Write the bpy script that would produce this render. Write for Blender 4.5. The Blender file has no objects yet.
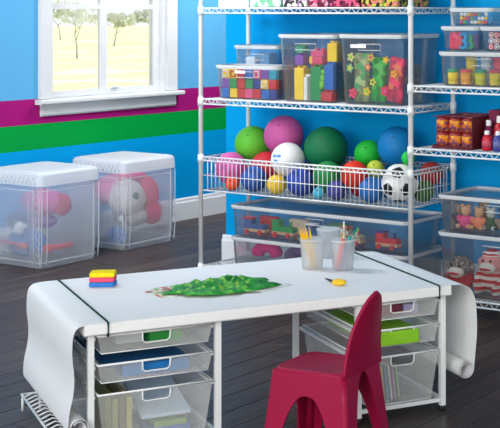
import bpy, bmesh, math, random
from mathutils import Vector, Matrix

random.seed(7)
scene = bpy.context.scene
COL = scene.collection
PI = math.pi

# ------------------------------------------------------------------ camera
H, F, CX, CY = 1.32, 1336.0, 466.0, 12.0      # eye height, focal length and principal point in pixels of the 500x428 frame
cam_data = bpy.data.cameras.new('camera')
cam_data.sensor_fit = 'HORIZONTAL'
cam_data.sensor_width = 36.0
cam_data.lens = F / 500 * 36.0
cam_data.shift_x = (250 - CX) / 500
cam_data.shift_y = -(214 - CY) / 500
cam_data.clip_end = 500
cam = bpy.data.objects.new('camera', cam_data)
cam.location = (0, 0, H)
cam.rotation_euler = (PI / 2, 0, 0)
COL.objects.link(cam)
scene.camera = cam

# ------------------------------------------------------------------ world, sun, added fill lights, exposure
world = bpy.data.worlds.new('world')
scene.world = world
world.use_nodes = True
bg = world.node_tree.nodes['Background']
bg.inputs[0].default_value = (0.94, 0.97, 1.0, 1)
bg.inputs[1].default_value = 1.05

sun_data = bpy.data.lights.new('sun', 'SUN')
sun_data.energy = 3.0
sun_data.angle = math.radians(1.5)
sun_data.color = (1.0, 0.96, 0.88)
sun = bpy.data.objects.new('sun', sun_data)
sun.rotation_euler = Vector((-0.525, -0.851, -1.1)).to_track_quat('-Z', 'Y').to_euler()
COL.objects.link(sun)


def area(name, loc, target, sx, sy, energy, color=(1, 1, 1)):
    d = bpy.data.lights.new(name, 'AREA')
    d.shape = 'RECTANGLE'
    d.size, d.size_y = sx, sy
    d.energy = energy
    d.color = color
    o = bpy.data.objects.new(name, d)
    o.location = loc
    o.rotation_euler = (Vector(target) - Vector(loc)).to_track_quat('-Z', 'Y').to_euler()
    COL.objects.link(o)
    return o


area('fill_light_behind_camera', (-2.2, -0.6, 1.75), (-0.9, 6.5, 0.7), 5.0, 2.0, 150, (1.0, 0.99, 0.97))  # soft frontal fill added to brighten upright surfaces; no window is there
area('fill_light_room', (-2.1, 5.5, 2.55), (-1.5, 7.0, 0.9), 1.6, 1.0, 72, (1.0, 0.99, 0.97))  # unseen area fill, added to brighten the left end of the shelf wall
area('fill_light_passage', (-0.9, 8.0, 2.4), (-1.9, 8.3, 0.8), 0.9, 0.6, 34, (1.0, 0.99, 0.97))  # added fill behind the partition, lifts the dark far end of the window wall

vs = scene.view_settings
vs.view_transform = 'Standard'
vs.look = 'None'
vs.gamma = 1.0
vs.use_curve_mapping = False
vs.exposure = 0.30
scene.cycles.transparent_max_bounces = 32
scene.cycles.max_bounces = 10
scene.cycles.sample_clamp_indirect = 6.0

# ------------------------------------------------------------------ materials
MATS = {}


def lin(c):
    return tuple(((v / 255) / 12.92 if v / 255 <= 0.04045 else ((v / 255 + 0.055) / 1.055) ** 2.4) for v in c)


def new_mat(name):
    m = bpy.data.materials.new(name)
    m.use_nodes = True
    nt = m.node_tree
    for n in list(nt.nodes):
        nt.nodes.remove(n)
    out = nt.nodes.new('ShaderNodeOutputMaterial')
    return m, nt, out


def P(nt, color, rough=0.5, spec=0.5, metallic=0.0):
    b = nt.nodes.new('ShaderNodeBsdfPrincipled')
    if color is not None:
        b.inputs['Base Color'].default_value = (*color, 1)
    b.inputs['Roughness'].default_value = rough
    b.inputs['Specular IOR Level'].default_value = spec
    b.inputs['Metallic'].default_value = metallic
    return b


def coords(nt, scale=1.0):
    tc = nt.nodes.new('ShaderNodeTexCoord')
    mp = nt.nodes.new('ShaderNodeMapping')
    sc = (scale,) * 3 if not isinstance(scale, tuple) else scale
    mp.inputs['Scale'].default_value = sc
    nt.links.new(tc.outputs['Object'], mp.inputs[0])
    return mp


def ramp(nt, stops, interp='LINEAR'):
    r = nt.nodes.new('ShaderNodeValToRGB')
    r.color_ramp.interpolation = interp
    el = r.color_ramp.elements
    while len(el) < len(stops):
        el.new(0.5)
    for e, (p, c) in zip(el, stops):
        e.position = p
        e.color = (*c, 1)
    return r


def mat(rgb, rough=0.45, spec=0.4, vary=0.06, scale=25.0, bump=0.0, metallic=0.0, key=None):
    """plain coloured surface with a faint noise variation"""
    k = key or ('m', rgb, rough, spec, vary, scale, bump, metallic)
    if k in MATS:
        return MATS[k]
    m, nt, out = new_mat('surface_%d_%d_%d' % rgb)
    c = lin(rgb)
    b = P(nt, c, rough, spec, metallic)
    mp = coords(nt)
    nz = nt.nodes.new('ShaderNodeTexNoise')
    nz.inputs['Scale'].default_value = scale
    nz.inputs['Detail'].default_value = 3
    nt.links.new(mp.outputs[0], nz.inputs['Vector'])
    r = ramp(nt, [(0.3, tuple(x * (1 - vary) for x in c)), (0.7, tuple(min(1, x * (1 + vary)) for x in c))])
    nt.links.new(nz.outputs['Fac'], r.inputs[0])
    nt.links.new(r.outputs[0], b.inputs['Base Color'])
    if bump:
        bp = nt.nodes.new('ShaderNodeBump')
        bp.inputs['Strength'].default_value = bump
        bp.inputs['Distance'].default_value = 0.004
        nt.links.new(nz.outputs['Fac'], bp.inputs['Height'])
        nt.links.new(bp.outputs[0], b.inputs['Normal'])
    nt.links.new(b.outputs[0], out.inputs[0])
    MATS[k] = m
    return m


def clear_plastic(name, tint=(0.93, 0.96, 0.98), haze=0.10, rough=0.12, haze_col=(0.85, 0.9, 0.95), translucent=0.0, gloss=0.8):
    """see-through moulded plastic: part passes straight, part scatters, plus fresnel gloss"""
    if name in MATS:
        return MATS[name]
    m, nt, out = new_mat(name)
    tr = nt.nodes.new('ShaderNodeBsdfTransparent')
    tr.inputs[0].default_value = (*tint, 1)
    b = P(nt, haze_col, 0.5, 0.3)
    solid = b
    if translucent:
        tl = nt.nodes.new('ShaderNodeBsdfTranslucent')
        tl.inputs[0].default_value = (*haze_col, 1)
        mx0 = nt.nodes.new('ShaderNodeMixShader')
        mx0.inputs[0].default_value = translucent
        nt.links.new(b.outputs[0], mx0.inputs[1])
        nt.links.new(tl.outputs[0], mx0.inputs[2])
        solid = mx0
    mx = nt.nodes.new('ShaderNodeMixShader')
    mx.inputs[0].default_value = haze
    nt.links.new(tr.outputs[0], mx.inputs[1])
    nt.links.new(solid.outputs[0], mx.inputs[2])
    gl = nt.nodes.new('ShaderNodeBsdfGlossy')
    gl.inputs['Roughness'].default_value = rough
    fr = nt.nodes.new('ShaderNodeFresnel')
    fr.inputs[0].default_value = 1.33
    ml = nt.nodes.new('ShaderNodeMath')
    ml.operation = 'MULTIPLY'
    ml.inputs[1].default_value = gloss
    nt.links.new(fr.outputs[0], ml.inputs[0])
    mx2 = nt.nodes.new('ShaderNodeMixShader')
    nt.links.new(ml.outputs[0], mx2.inputs[0])
    nt.links.new(mx.outputs[0], mx2.inputs[1])
    nt.links.new(gl.outputs[0], mx2.inputs[2])
    nt.links.new(mx2.outputs[0], out.inputs[0])
    MATS[name] = m
    return m


W1 = (0.96, 0.98, 1.0)
CLEAR = clear_plastic('clear_plastic', tint=(0.985, 0.99, 0.995), haze=0.045, haze_col=W1, translucent=0.5, gloss=0.7)
CLEAR_RIM = clear_plastic('clear_plastic_thick', tint=(0.97, 0.98, 0.99), haze=0.66, haze_col=W1, translucent=0.2, gloss=0.5)
CLEAR_LID = clear_plastic('clear_plastic_lid', tint=(0.975, 0.985, 0.995), haze=0.08, haze_col=W1, translucent=0.5, gloss=0.5)
FROST = clear_plastic('frosted_plastic', tint=(0.98, 0.99, 1.0), haze=0.22, rough=0.4, haze_col=W1, translucent=0.5, gloss=0.3)
FROST_RIB = clear_plastic('frosted_plastic_rib', tint=(0.98, 0.99, 1.0), haze=0.28, rough=0.4, haze_col=W1, translucent=0.3, gloss=0.3)
FROST_THICK = clear_plastic('frosted_plastic_thick', tint=(0.97, 0.98, 1.0), haze=0.62, rough=0.4, haze_col=W1, translucent=0.4, gloss=0.15)
MESH = clear_plastic('white_wire_mesh', tint=(1, 1, 1), haze=0.16, rough=0.5, haze_col=(0.95, 0.96, 0.97), gloss=0.1)
GLASS = clear_plastic('window_glass', tint=(0.98, 0.99, 0.99), haze=0.02, rough=0.02)
CUP = clear_plastic('cup_plastic', tint=(0.985, 0.99, 1.0), haze=0.30, haze_col=(1.0, 1.0, 1.0), translucent=0.6, gloss=0.3)

WIRE = mat((240, 242, 245), 0.35, 0.5, 0.02, key='wire')
WHITE = mat((243, 244, 247), 0.45, 0.4, 0.02, key='white')
TRIM = mat((226, 228, 231), 0.4, 0.4, 0.03, 6, key='trim')
WINWHITE = mat((212, 214, 218), 0.4, 0.4, 0.02, 6, key='winwhite')
PAPER = mat((242, 242, 245), 0.7, 0.2, 0.015, 4, key='paper')
BLACK = mat((22, 22, 24), 0.5, key='black')


def blotch(name, colors, scale=18.0, rough=0.6, mode='voronoi', mscale=1.0):
    """surface printed in patches of several colours"""
    if name in MATS:
        return MATS[name]
    m, nt, out = new_mat(name)
    b = P(nt, None, rough, 0.3)
    mp = coords(nt, mscale)
    if mode == 'voronoi':
        v = nt.nodes.new('ShaderNodeTexVoronoi')
        v.inputs['Scale'].default_value = scale
        nt.links.new(mp.outputs[0], v.inputs['Vector'])
        sep = nt.nodes.new('ShaderNodeSeparateColor')
        nt.links.new(v.outputs['Color'], sep.inputs[0])
        src = sep.outputs[0]
    else:
        v = nt.nodes.new('ShaderNodeTexNoise')
        v.inputs['Scale'].default_value = scale
        v.inputs['Detail'].default_value = 4
        nt.links.new(mp.outputs[0], v.inputs['Vector'])
        src = v.outputs['Fac']
    n = len(colors)
    lo, hi = (0.0, 1.0) if mode == 'voronoi' else (0.32, 0.68)
    r = ramp(nt, [(lo + (hi - lo) * i / n, lin(c)) for i, c in enumerate(colors)], 'CONSTANT' if mode == 'voronoi' else 'LINEAR')
    nt.links.new(src, r.inputs[0])
    nt.links.new(r.outputs[0], b.inputs['Base Color'])
    nt.links.new(b.outputs[0], out.inputs[0])
    MATS[name] = m
    return m


def stripes_mat(name, c1, c2, scale, axis='Z', rough=0.8):
    if name in MATS:
        return MATS[name]
    m, nt, out = new_mat(name)
    b = P(nt, None, rough, 0.2)
    mp = coords(nt)
    w = nt.nodes.new('ShaderNodeTexWave')
    w.bands_direction = axis
    w.inputs['Scale'].default_value = scale
    w.inputs['Distortion'].default_value = 0.4
    nt.links.new(mp.outputs[0], w.inputs['Vector'])
    r = ramp(nt, [(0.0, lin(c1)), (0.5, lin(c2))], 'CONSTANT')
    nt.links.new(w.outputs['Fac'], r.inputs[0])
    nt.links.new(r.outputs[0], b.inputs['Base Color'])
    nt.links.new(b.outputs[0], out.inputs[0])
    MATS[name] = m
    return m


# ------------------------------------------------------------------ mesh helpers
class MB:
    def __init__(s):
        s.v, s.f, s.sm = [], [], []

    def add(s, verts, faces, smooth=False):
        o = len(s.v)
        s.v += [tuple(p) for p in verts]
        for f in faces:
            s.f.append(tuple(i + o for i in f))
            s.sm.append(smooth)
        return s

    def box(s, x0, x1, y0, y1, z0, z1):
        v = [(x0, y0, z0), (x1, y0, z0), (x1, y1, z0), (x0, y1, z0), (x0, y0, z1), (x1, y0, z1), (x1, y1, z1), (x0, y1, z1)]
        return s.add(v, [(3, 2, 1, 0), (4, 5, 6, 7), (0, 1, 5, 4), (1, 2, 6, 5), (2, 3, 7, 6), (3, 0, 4, 7)])

    def slab(s, a, b, c, d, t):
        """four corners plus an offset vector: a thin plate"""
        q = [Vector(p) for p in (a, b, c, d)]
        t = Vector(t)
        v = q + [p + t for p in q]
        return s.add(v, [(3, 2, 1, 0), (4, 5, 6, 7), (0, 1, 5, 4), (1, 2, 6, 5), (2, 3, 7, 6), (3, 0, 4, 7)])

    def tube(s, pts, r, n=6, closed=False, radii=None):
        pts = [Vector(p) for p in pts]
        m = len(pts)
        rings = []
        up = None
        for i, p in enumerate(pts):
            if closed:
                t = (pts[(i + 1) % m] - pts[i - 1])
            else:
                t = pts[min(i + 1, m - 1)] - pts[max(i - 1, 0)]
            t.normalize()
            if up is None:
                up = Vector((0, 0, 1)) if abs(t.z) < 0.9 else Vector((1, 0, 0))
            a = t.cross(up)
            if a.length < 1e-5:
                a = t.cross(Vector((0, 1, 0)))
            a.normalize()
            b = a.cross(t)
            up = b
            rr = radii[i] if radii else r
            rings.append([p + (a * math.cos(2 * PI * k / n) + b * math.sin(2 * PI * k / n)) * rr for k in range(n)])
        return s.loft(rings, closed=closed, smooth=True)

    def loft(s, rings, closed=False, smooth=False, cap=True):
        n = len(rings[0])
        o = len(s.v)
        for r in rings:
            s.v += [tuple(p) for p in r]
        m = len(rings)
        for i in range(m if closed else m - 1):
            j = (i + 1) % m
            for k in range(n):
                l = (k + 1) % n
                s.f.append((o + i * n + k, o + i * n + l, o + j * n + l, o + j * n + k))
                s.sm.append(smooth)
        if cap and not closed:
            s.f.append(tuple(o + k for k in reversed(range(n))))
            s.sm.append(False)
            s.f.append(tuple(o + (m - 1) * n + k for k in range(n)))
            s.sm.append(False)
        return s

    def lathe(s, prof, n=16, c=(0, 0, 0), smooth=True):
        rings = [[(c[0] + max(r, 1e-4) * math.cos(2 * PI * k / n), c[1] + max(r, 1e-4) * math.sin(2 * PI * k / n), c[2] + z) for k in range(n)] for r, z in prof]
        return s.loft(rings, smooth=smooth)

    def ball(s, c, r, n=16, m=10, sc=(1, 1, 1)):
        rings = []
        for i in range(m + 1):
            a = -PI / 2 + PI * i / m
            rr = max(math.cos(a), 1e-3) * r
            rings.append([(c[0] + rr * math.cos(2 * PI * k / n) * sc[0], c[1] + rr * math.sin(2 * PI * k / n) * sc[1], c[2] + r * math.sin(a) * sc[2]) for k in range(n)])
        return s.loft(rings, smooth=True)

    def build(s, name, material, parent=None, loc=(0, 0, 0), rot=(0, 0, 0), label=None):
        me = bpy.data.meshes.new(name)
        me.from_pydata(s.v, [], s.f)
        me.polygons.foreach_set('use_smooth', s.sm)
        bm = bmesh.new()
        bm.from_mesh(me)
        bmesh.ops.recalc_face_normals(bm, faces=bm.faces)
        bm.to_mesh(me)
        bm.free()
        me.materials.append(material)
        return link(name, me, parent, loc, rot, label)


def link(name, me, parent=None, loc=(0, 0, 0), rot=(0, 0, 0), label=None):
    o = bpy.data.objects.new(name, me)
    COL.objects.link(o)
    o.location = loc
    o.rotation_euler = rot
    if parent is not None:
        o.parent = parent
    if label:
        o['label'] = label
    return o


def rrect(z, hx, hy, r, k=4, cx=0.0, cy=0.0):
    pts = []
    r = min(r, hx * 0.999, hy * 0.999)
    for (sx, sy, a0) in ((1, 1, 0), (-1, 1, PI / 2), (-1, -1, PI), (1, -1, 3 * PI / 2)):
        for i in range(k + 1):
            a = a0 + PI / 2 * i / k
            pts.append((cx + sx * (hx - r) + r * math.cos(a), cy + sy * (hy - r) + r * math.sin(a), z))
    return pts


def rbox(hx, hy, z0, z1, r=0.006, cx=0, cy=0, mb=None):
    """box with rounded edges"""
    mb = mb or MB()
    b = min(r, (z1 - z0) / 2.01)
    rings = []
    for i in range(3):
        a = PI / 2 * i / 2
        rings.append(rrect(z0 + b - b * math.cos(PI / 2 - (PI / 2 - a)) if False else z0 + b * (1 - math.sin(a)), hx - b * (1 - math.cos(a)), hy - b * (1 - math.cos(a)), r, 3, cx, cy))
    rings = rings[::-1]
    top = []
    for i in range(3):
        a = PI / 2 * i / 2
        top.append(rrect(z1 - b * (1 - math.sin(a)), hx - b * (1 - math.cos(a)), hy - b * (1 - math.cos(a)), r, 3, cx, cy))
    return mb.loft(rings + top)


def tag(o, label, cat, group=None, kind=None):
    if label:
        o['label'] = label
    if cat:
        o['category'] = cat
    if group:
        o['group'] = group
    if kind:
        o['kind'] = kind
    return o


def thing(name, label, cat, loc=(0, 0, 0), rotz=0.0, group=None):
    o = bpy.data.objects.new(name, None)
    o.empty_display_size = 0.05
    COL.objects.link(o)
    o.location = loc
    o.rotation_euler = (0, 0, rotz)
    return tag(o, label, cat, group)


def struct(o):
    o['kind'] = 'structure'
    return o


# ------------------------------------------------------------------ frames of reference (metres, camera foot at the origin)
class Frame:
    def __init__(s, origin, e1):
        s.o = Vector(origin)
        s.e1 = Vector(e1).normalized()
        s.e2 = Vector((-s.e1.y, s.e1.x))
        s.a = math.atan2(s.e1.y, s.e1.x)

    def w(s, u, v, z=0.0):
        p = s.o + s.e1 * u + s.e2 * v
        return Vector((p.x, p.y, z))

    def ray(s, px, py, v):
        """where the photo's sight line (px, py) meets the upright plane at depth v of this frame"""
        d = Vector(((px - CX) / F, 1.0))
        t = (v + s.o.dot(s.e2)) / d.dot(s.e2)
        p = d * t - s.o
        return p.dot(s.e1), H - t * (py - CY) / F, t

    def onz(s, px, py, z):
        t = (H - z) * F / (py - CY)
        p = Vector(((px - CX) / F, 1.0)) * t - s.o
        return p.dot(s.e1), p.dot(s.e2)


SH = Frame((-1.278, 6.44), (0.851, -0.525))          # shelving: u to the right along its front, v towards the wall
TB = Frame((-1.036, 3.866), (0.88, 0.476))           # table: u along its front edge, v towards its back edge
WL = Frame((-1.586, 8.83), (0.525, 0.851))           # window wall: u away along it, v outwards

# ================================================================== THE SETTING
# ---- floor of single planks running along the window wall
PLANKS = []


def plank_mat(i):
    m, nt, out = new_mat('dark_plank_%d' % i)
    b = P(nt, None, 0.34, 0.32)
    mp = coords(nt, (2.2, 26.0, 8.0))
    nz = nt.nodes.new('ShaderNodeTexNoise')
    nz.inputs['Scale'].default_value = 1.0
    nz.inputs['Detail'].default_value = 6
    nt.links.new(mp.outputs[0], nz.inputs['Vector'])
    base = [(62, 48, 43), (52, 40, 36), (70, 55, 48), (57, 44, 39)][i]
    c = lin(base)
    r = ramp(nt, [(0.25, tuple(x * 0.55 for x in c)), (0.75, tuple(x * 1.45 for x in c))])
    nt.links.new(nz.outputs['Fac'], r.inputs[0])
    nt.links.new(r.outputs[0], b.inputs['Base Color'])
    bp = nt.nodes.new('ShaderNodeBump')
    bp.inputs['Strength'].default_value = 0.25
    bp.inputs['Distance'].default_value = 0.003
    nt.links.new(nz.outputs['Fac'], bp.inputs['Height'])
    nt.links.new(bp.outputs[0], b.inputs['Normal'])
    rr = ramp(nt, [(0.3, (0.3,) * 3), (0.7, (0.5,) * 3)])
    nt.links.new(nz.outputs['Fac'], rr.inputs[0])
    nt.links.new(rr.outputs[0], b.inputs['Roughness'])
    nt.links.new(b.outputs[0], out.inputs[0])
    return m


PM = [plank_mat(i) for i in range(4)]
m = MB()
m.add([tuple(WL.w(u, v, z)) for z in (-0.14, -0.02) for u, v in ((-9.5, -9), (1.9, -9), (1.9, 0.14), (-9.5, 0.14))],
      [(3, 2, 1, 0), (4, 5, 6, 7), (0, 1, 5, 4), (1, 2, 6, 5), (2, 3, 7, 6), (3, 0, 4, 7)])
floor = struct(m.build('floor', mat((30, 25, 23), 0.7)))
PW, PL = 0.125, 1.25
pmesh = []
for i in range(4):
    mb = MB()
    x, y = PL / 2 - 0.001, PW / 2 - 0.0012
    mb.loft([rrect(-0.02, x, y, 0.001, 1), rrect(-0.0015, x, y, 0.001, 1), rrect(0, x - 0.0015, y - 0.0015, 0.001, 1)])
    o = mb.build('plank', PM[i])
    pmesh.append(o.data)
    bpy.data.objects.remove(o)
near, rest = [], MB()
for r in range(-20, 46):
    v = -(r + 0.5) * PW
    off = random.random() * PL
    for k in range(-8, 2):
        u = k * PL + off
        p = WL.w(u, v)
        ok = any((lambda q: q.y > 3.2 and -25 < CX + F * q.x / q.y < 525 and 205 < CY + H * F / q.y < 460)(WL.w(u + dx, v)) for dx in (-0.6, -0.3, 0, 0.3, 0.6))
        if v < 0 and ok:
            near.append((u, v))
        elif v < 0 and u > -8.8:
            rest.add([tuple(WL.w(u + a * (PL / 2 - 0.001), v + b * (PW / 2 - 0.0012), z)) for z in (-0.02, 0.0) for a, b in ((-1, -1), (1, -1), (1, 1), (-1, 1))],
                     [(3, 2, 1, 0), (4, 5, 6, 7), (0, 1, 5, 4), (1, 2, 6, 5), (2, 3, 7, 6), (3, 0, 4, 7)])
near.sort(key=lambda q: WL.w(*q).y)
for i, (u, v) in enumerate(near[:300]):
    link('plank', random.choice(pmesh), floor, WL.w(u, v), (0, 0, WL.a))
for (u, v) in near[300:]:
    rest.add([tuple(WL.w(u + a * (PL / 2 - 0.001), v + b * (PW / 2 - 0.0012), z)) for z in (-0.02, 0.0) for a, b in ((-1, -1), (1, -1), (1, 1), (-1, 1))],
             [(3, 2, 1, 0), (4, 5, 6, 7), (0, 1, 5, 4), (1, 2, 6, 5), (2, 3, 7, 6), (3, 0, 4, 7)])
o = rest.build('far_planks', PM[0], floor)
o['kind'] = 'stuff'

# ---- painted walls
PAINT_DEEP = (0, 152, 218)


def wall_paint(name, bands, rough=0.55):
    """bands: list of (z from, colour) from the floor up"""
    m_, nt, out = new_mat(name)
    b = P(nt, None, rough, 0.1)
    tc = nt.nodes.new('ShaderNodeTexCoord')
    sp = nt.nodes.new('ShaderNodeSeparateXYZ')
    nt.links.new(tc.outputs['Object'], sp.inputs[0])
    mr = nt.nodes.new('ShaderNodeMath')
    mr.operation = 'DIVIDE'
    mr.inputs[1].default_value = 2.6
    nt.links.new(sp.outputs[2], mr.inputs[0])
    r = ramp(nt, [(max(0, z) / 2.6, lin(c)) for z, c in bands] if len(bands) > 1 else [(0, lin(bands[0][1])), (1, lin(bands[0][1]))], 'CONSTANT')
    nt.links.new(mr.outputs[0], r.inputs[0])
    nz = nt.nodes.new('ShaderNodeTexNoise')
    nz.inputs['Scale'].default_value = 180
    nt.links.new(tc.outputs['Object'], nz.inputs['Vector'])
    bp = nt.nodes.new('ShaderNodeBump')
    bp.inputs['Strength'].default_value = 0.05
    nt.links.new(nz.outputs['Fac'], bp.inputs['Height'])
    nt.links.new(bp.outputs[0], b.inputs['Normal'])
    nt.links.new(r.outputs[0], b.inputs['Base Color'])
    nt.links.new(b.outputs[0], out.inputs[0])
    return m_


LEFT_PAINT = wall_paint('left_wall_paint', [(0, PAINT_DEEP), (0.546, (0, 150, 62)), (0.688, (158, 22, 112)), (0.830, (92, 168, 216))])
DEEP_PAINT = wall_paint('blue_wall_paint', [(0, PAINT_DEEP)])
CEIL = mat((235, 236, 238), 0.8, 0.1, 0.02, key='ceil')
CH = 2.6
WX0, WX1, WZ0, WZ1 = -1.472, -0.562, 0.825, 2.12       # window opening in the wall
m = MB()
m.box(-9.5, WX0, 0, 0.14, 0, CH)
m.box(WX1, 1.9, 0, 0.14, 0, CH)
m.box(WX0, WX1, 0, 0.14, 0, WZ0)
m.box(WX0, WX1, 0, 0.14, WZ1, CH)
struct(m.build('wall_left', LEFT_PAINT, None, WL.w(0, 0), (0, 0, WL.a)))
m = MB()
m.box(1.76, 1.9, -9, 0, 0, CH)
struct(m.build('wall_back', LEFT_PAINT, None, WL.w(0, 0), (0, 0, WL.a)))
m = MB()
m.box(-0.234, 5.0, 0.44, 0.57, 0, CH)
struct(m.build('wall_right', DEEP_PAINT, None, SH.w(0, 0), (0, 0, SH.a)))


def board(name, fr, u0, u1, v_wall, side, h, t=0.016):
    mb = MB()
    a, b = (v_wall - t, v_wall) if side < 0 else (v_wall, v_wall + t)
    y0 = a
    prof = [(b, 0), (a, 0), (a, h - 0.03), (a + t * 0.35, h - 0.02), (a + t * 0.35, h - 0.008), (b - t * 0.3, h), (b, h)]
    mb.loft([[(u, y, z) for y, z in prof] for u in (u0, u1)])
    return struct(mb.build(name, TRIM, None, fr.w(0, 0), (0, 0, fr.a)))


board('baseboard_left', WL, -9.5, 1.76, 0, -1, 0.14)
board('baseboard_right', SH, -0.25, 5.0, 0.44, -1, 0.165)
m = MB()
m.box(-9.5, 1.9, -9, 0.14, CH, CH + 0.12)
struct(m.build('ceiling', CEIL, None, WL.w(0, 0), (0, 0, WL.a)))

# ---- window in the left wall
win = struct(thing('window_1', 'white double-hung window with muntins above the wall stripes', None, WL.w(0, 0), WL.a))


def wpart(name, boxes, material=WINWHITE, parent=win):
    mb = MB()
    for b in boxes:
        mb.box(*b)
    return mb.build(name, material, parent)


wpart('casing', [(-1.558, WX0, -0.022, 0, 0.83, 2.2)])
wpart('casing', [(WX1, -0.475, -0.022, 0, 0.83, 2.2)])
wpart('casing', [(-1.558, -0.475, -0.024, 0, 2.12, 2.23)])
mb = MB()
mb.loft([[(x, y, z) for y, z in ((0.10, 0.80), (-0.052, 0.80), (-0.058, 0.806), (-0.058, 0.82), (-0.052, 0.826), (0.10, 0.83))] for x in (-1.58, -0.445)])
mb.build('window_sill', WINWHITE, win)
mb = MB()
mb.loft([[(x, y, z) for y, z in ((0, 0.80), (-0.02, 0.80), (-0.02, 0.742), (-0.012, 0.732), (0, 0.732))] for x in (-1.545, -0.485)])
mb.build('apron', WINWHITE, win)
wpart('jamb', [(WX0, WX0 + 0.02, 0.0, 0.12, WZ0, WZ1)])
wpart('jamb', [(WX1 - 0.02, WX1, 0.0, 0.12, WZ0, WZ1)])
X0, X1 = WX0 + 0.02, WX1 - 0.02
mid = (X0 + X1) / 2
SL, SR = 0.012, 0.050
for nm, z0, z1, y0 in (('sash', 0.83, 1.52, 0.03), ('sash', 1.50, 2.12, 0.065)):
    s = wpart(nm, [(X0, X0 + SL, y0, y0 + 0.03, z0, z1), (X1 - SR, X1, y0, y0 + 0.03, z0, z1),
                   (X0 + SL, X1 - SR, y0, y0 + 0.03, z0, z0 + 0.035), (X0 + SL, X1 - SR, y0, y0 + 0.03, z1 - 0.04, z1)])
    xm = mid - 0.022
    wpart('muntin', [(xm - 0.026, xm + 0.026, y0 + 0.004, y0 + 0.026, z0 + 0.035, z1 - 0.04)], parent=s)
    zm = 1.352 if z0 < 1 else 1.8
    wpart('muntin', [(X0 + SL, xm - 0.026, y0 + 0.006, y0 + 0.024, zm - 0.014, zm + 0.014)], parent=s)
    wpart('muntin', [(xm + 0.026, X1 - SR, y0 + 0.006, y0 + 0.024, zm - 0.014, zm + 0.014)], parent=s)
    for xa, xb in ((X0 + SL, xm - 0.026), (xm + 0.026, X1 - SR)):
        for za, zb in ((z0 + 0.035, zm - 0.014), (zm + 0.014, z1 - 0.04)):
            wpart('pane', [(xa, xb, y0 + 0.013, y0 + 0.017, za, zb)], GLASS, s)
mb = MB()
rbox(0.022, 0.008, 0, 0.012, 0.004, mb=mb)
mb.build('sash_lift', TRIM, win, (mid + 0.06, 0.02, 0.866))

# ---- the yard outside
m = MB()
m.box(-140, 60, -40, 160, -0.75, -0.35)
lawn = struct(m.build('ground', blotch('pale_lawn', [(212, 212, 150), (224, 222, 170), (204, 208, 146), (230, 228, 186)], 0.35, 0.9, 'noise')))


def tree(name, label, loc, h, spread, bark, leafmat, nleaf, seed, leaf=0.16):
    rnd = random.Random(seed)
    t = thing(name, label, 'tree', loc)
    trunk = MB()
    tips = []

    def grow(p, d, l, r, lev):
        pts, rad = [p], [r]
        q = p
        for i in range(4):
            d = (d + Vector((rnd.uniform(-.2, .2), rnd.uniform(-.2, .2), rnd.uniform(-.05, .12)))).normalized()
            q = q + d * l / 4
            pts.append(q)
            rad.append(r * (1 - 0.13 * (i + 1)))
        trunk.tube(pts, r, 5, radii=rad)
        if lev == 0:
            tips.append(q)
            return
        for i in range(3 if lev > 1 else 3):
            a = rnd.uniform(0, 2 * PI)
            dd = (d * 0.5 + Vector((math.cos(a), math.sin(a), rnd.uniform(-.05, .5))) * spread).normalized()
            grow(pts[-1 - (i % 2)], dd, l * rnd.uniform(.6, .8), r * .5, lev - 1)
    grow(Vector((0, 0, 0)), Vector((0.05, 0, 1)), h * 0.34, h * 0.020, 3)
    trunk.build('trunk', bark, t)
    lv = MB()
    for i in range(nleaf):
        c = rnd.choice(tips) + Vector((rnd.gauss(0, .3), rnd.gauss(0, .3), rnd.gauss(0, .22))) * h * 0.12
        a = Vector((rnd.uniform(-1, 1), rnd.uniform(-1, 1), rnd.uniform(-1, 1))).normalized()
        b = a.orthogonal().normalized()
        k = leaf * rnd.uniform(.6, 1.3)
        lv.add([c - a * k, c + b * k * .5, c + a * k, c - b * k * .5], [(0, 1, 2, 3)])
    o = lv.build('foliage', leafmat, t)
    o['kind'] = 'stuff'
    return t


def at_px(px, d, z=-0.35):
    return ((px - CX) / F * d, d, z)


HAZED_BARK = mat((184, 178, 178), 0.9, 0.1, key='bark')  # bark paled: outdoor haze and glare put into the colour
HAZED_LEAFA = mat((216, 218, 206), 0.8, 0.1, key='hazed_leafa')  # leaf green washed out to carry the haze in its colour
HAZED_LEAFB = mat((216, 219, 204), 0.8, 0.1, key='hazed_leafb')  # same haze painted into the leaves of the farther trees
tree('lawn_tree', 'bare forked tree standing alone on the lawn outside the left window panes', at_px(77, 48), 2.6, 1.0, HAZED_BARK, HAZED_LEAFA, 700, 3, 0.06)
tree('leafy_tree', 'hazy leafy tree outside the right window panes, nearest the middle muntin', at_px(114, 66), 2.4, 1.0, HAZED_BARK, HAZED_LEAFB, 2200, 5, 0.10)
tree('leafy_tree', 'hazy leafy tree outside the right window panes, nearest the right casing', at_px(150, 72), 2.6, 1.0, HAZED_BARK, HAZED_LEAFB, 2200, 9, 0.10)
tree('leafy_tree', 'hazy leafy tree behind the lone tree on the lawn', at_px(60, 80), 2.7, 1.0, HAZED_BARK, HAZED_LEAFB, 1800, 12, 0.10)

# ================================================================== THE SHELVING UNIT
SHU = thing('wire_shelving_unit', 'white wire shelving unit of two bays against the blue wall', 'shelving unit', SH.w(0, 0), SH.a)
BAY = 1.22
DEP = 0.345
pm = None
for u in (0, BAY, 2 * BAY):
    for v in (0, DEP):
        mb = MB()
        prof = [(0.006, 0.0), (0.014, 0.002), (0.014, 0.012), (0.006, 0.016), (0.006, 0.03), (0.011, 0.03)]
        z = 0.05
        prof += [(0.011, 2.05), (0.010, 2.06), (0.001, 2.062)]
        mb.lathe(prof, 12)
        mb.build('post', WIRE, SHU, (u, v, 0))


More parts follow.
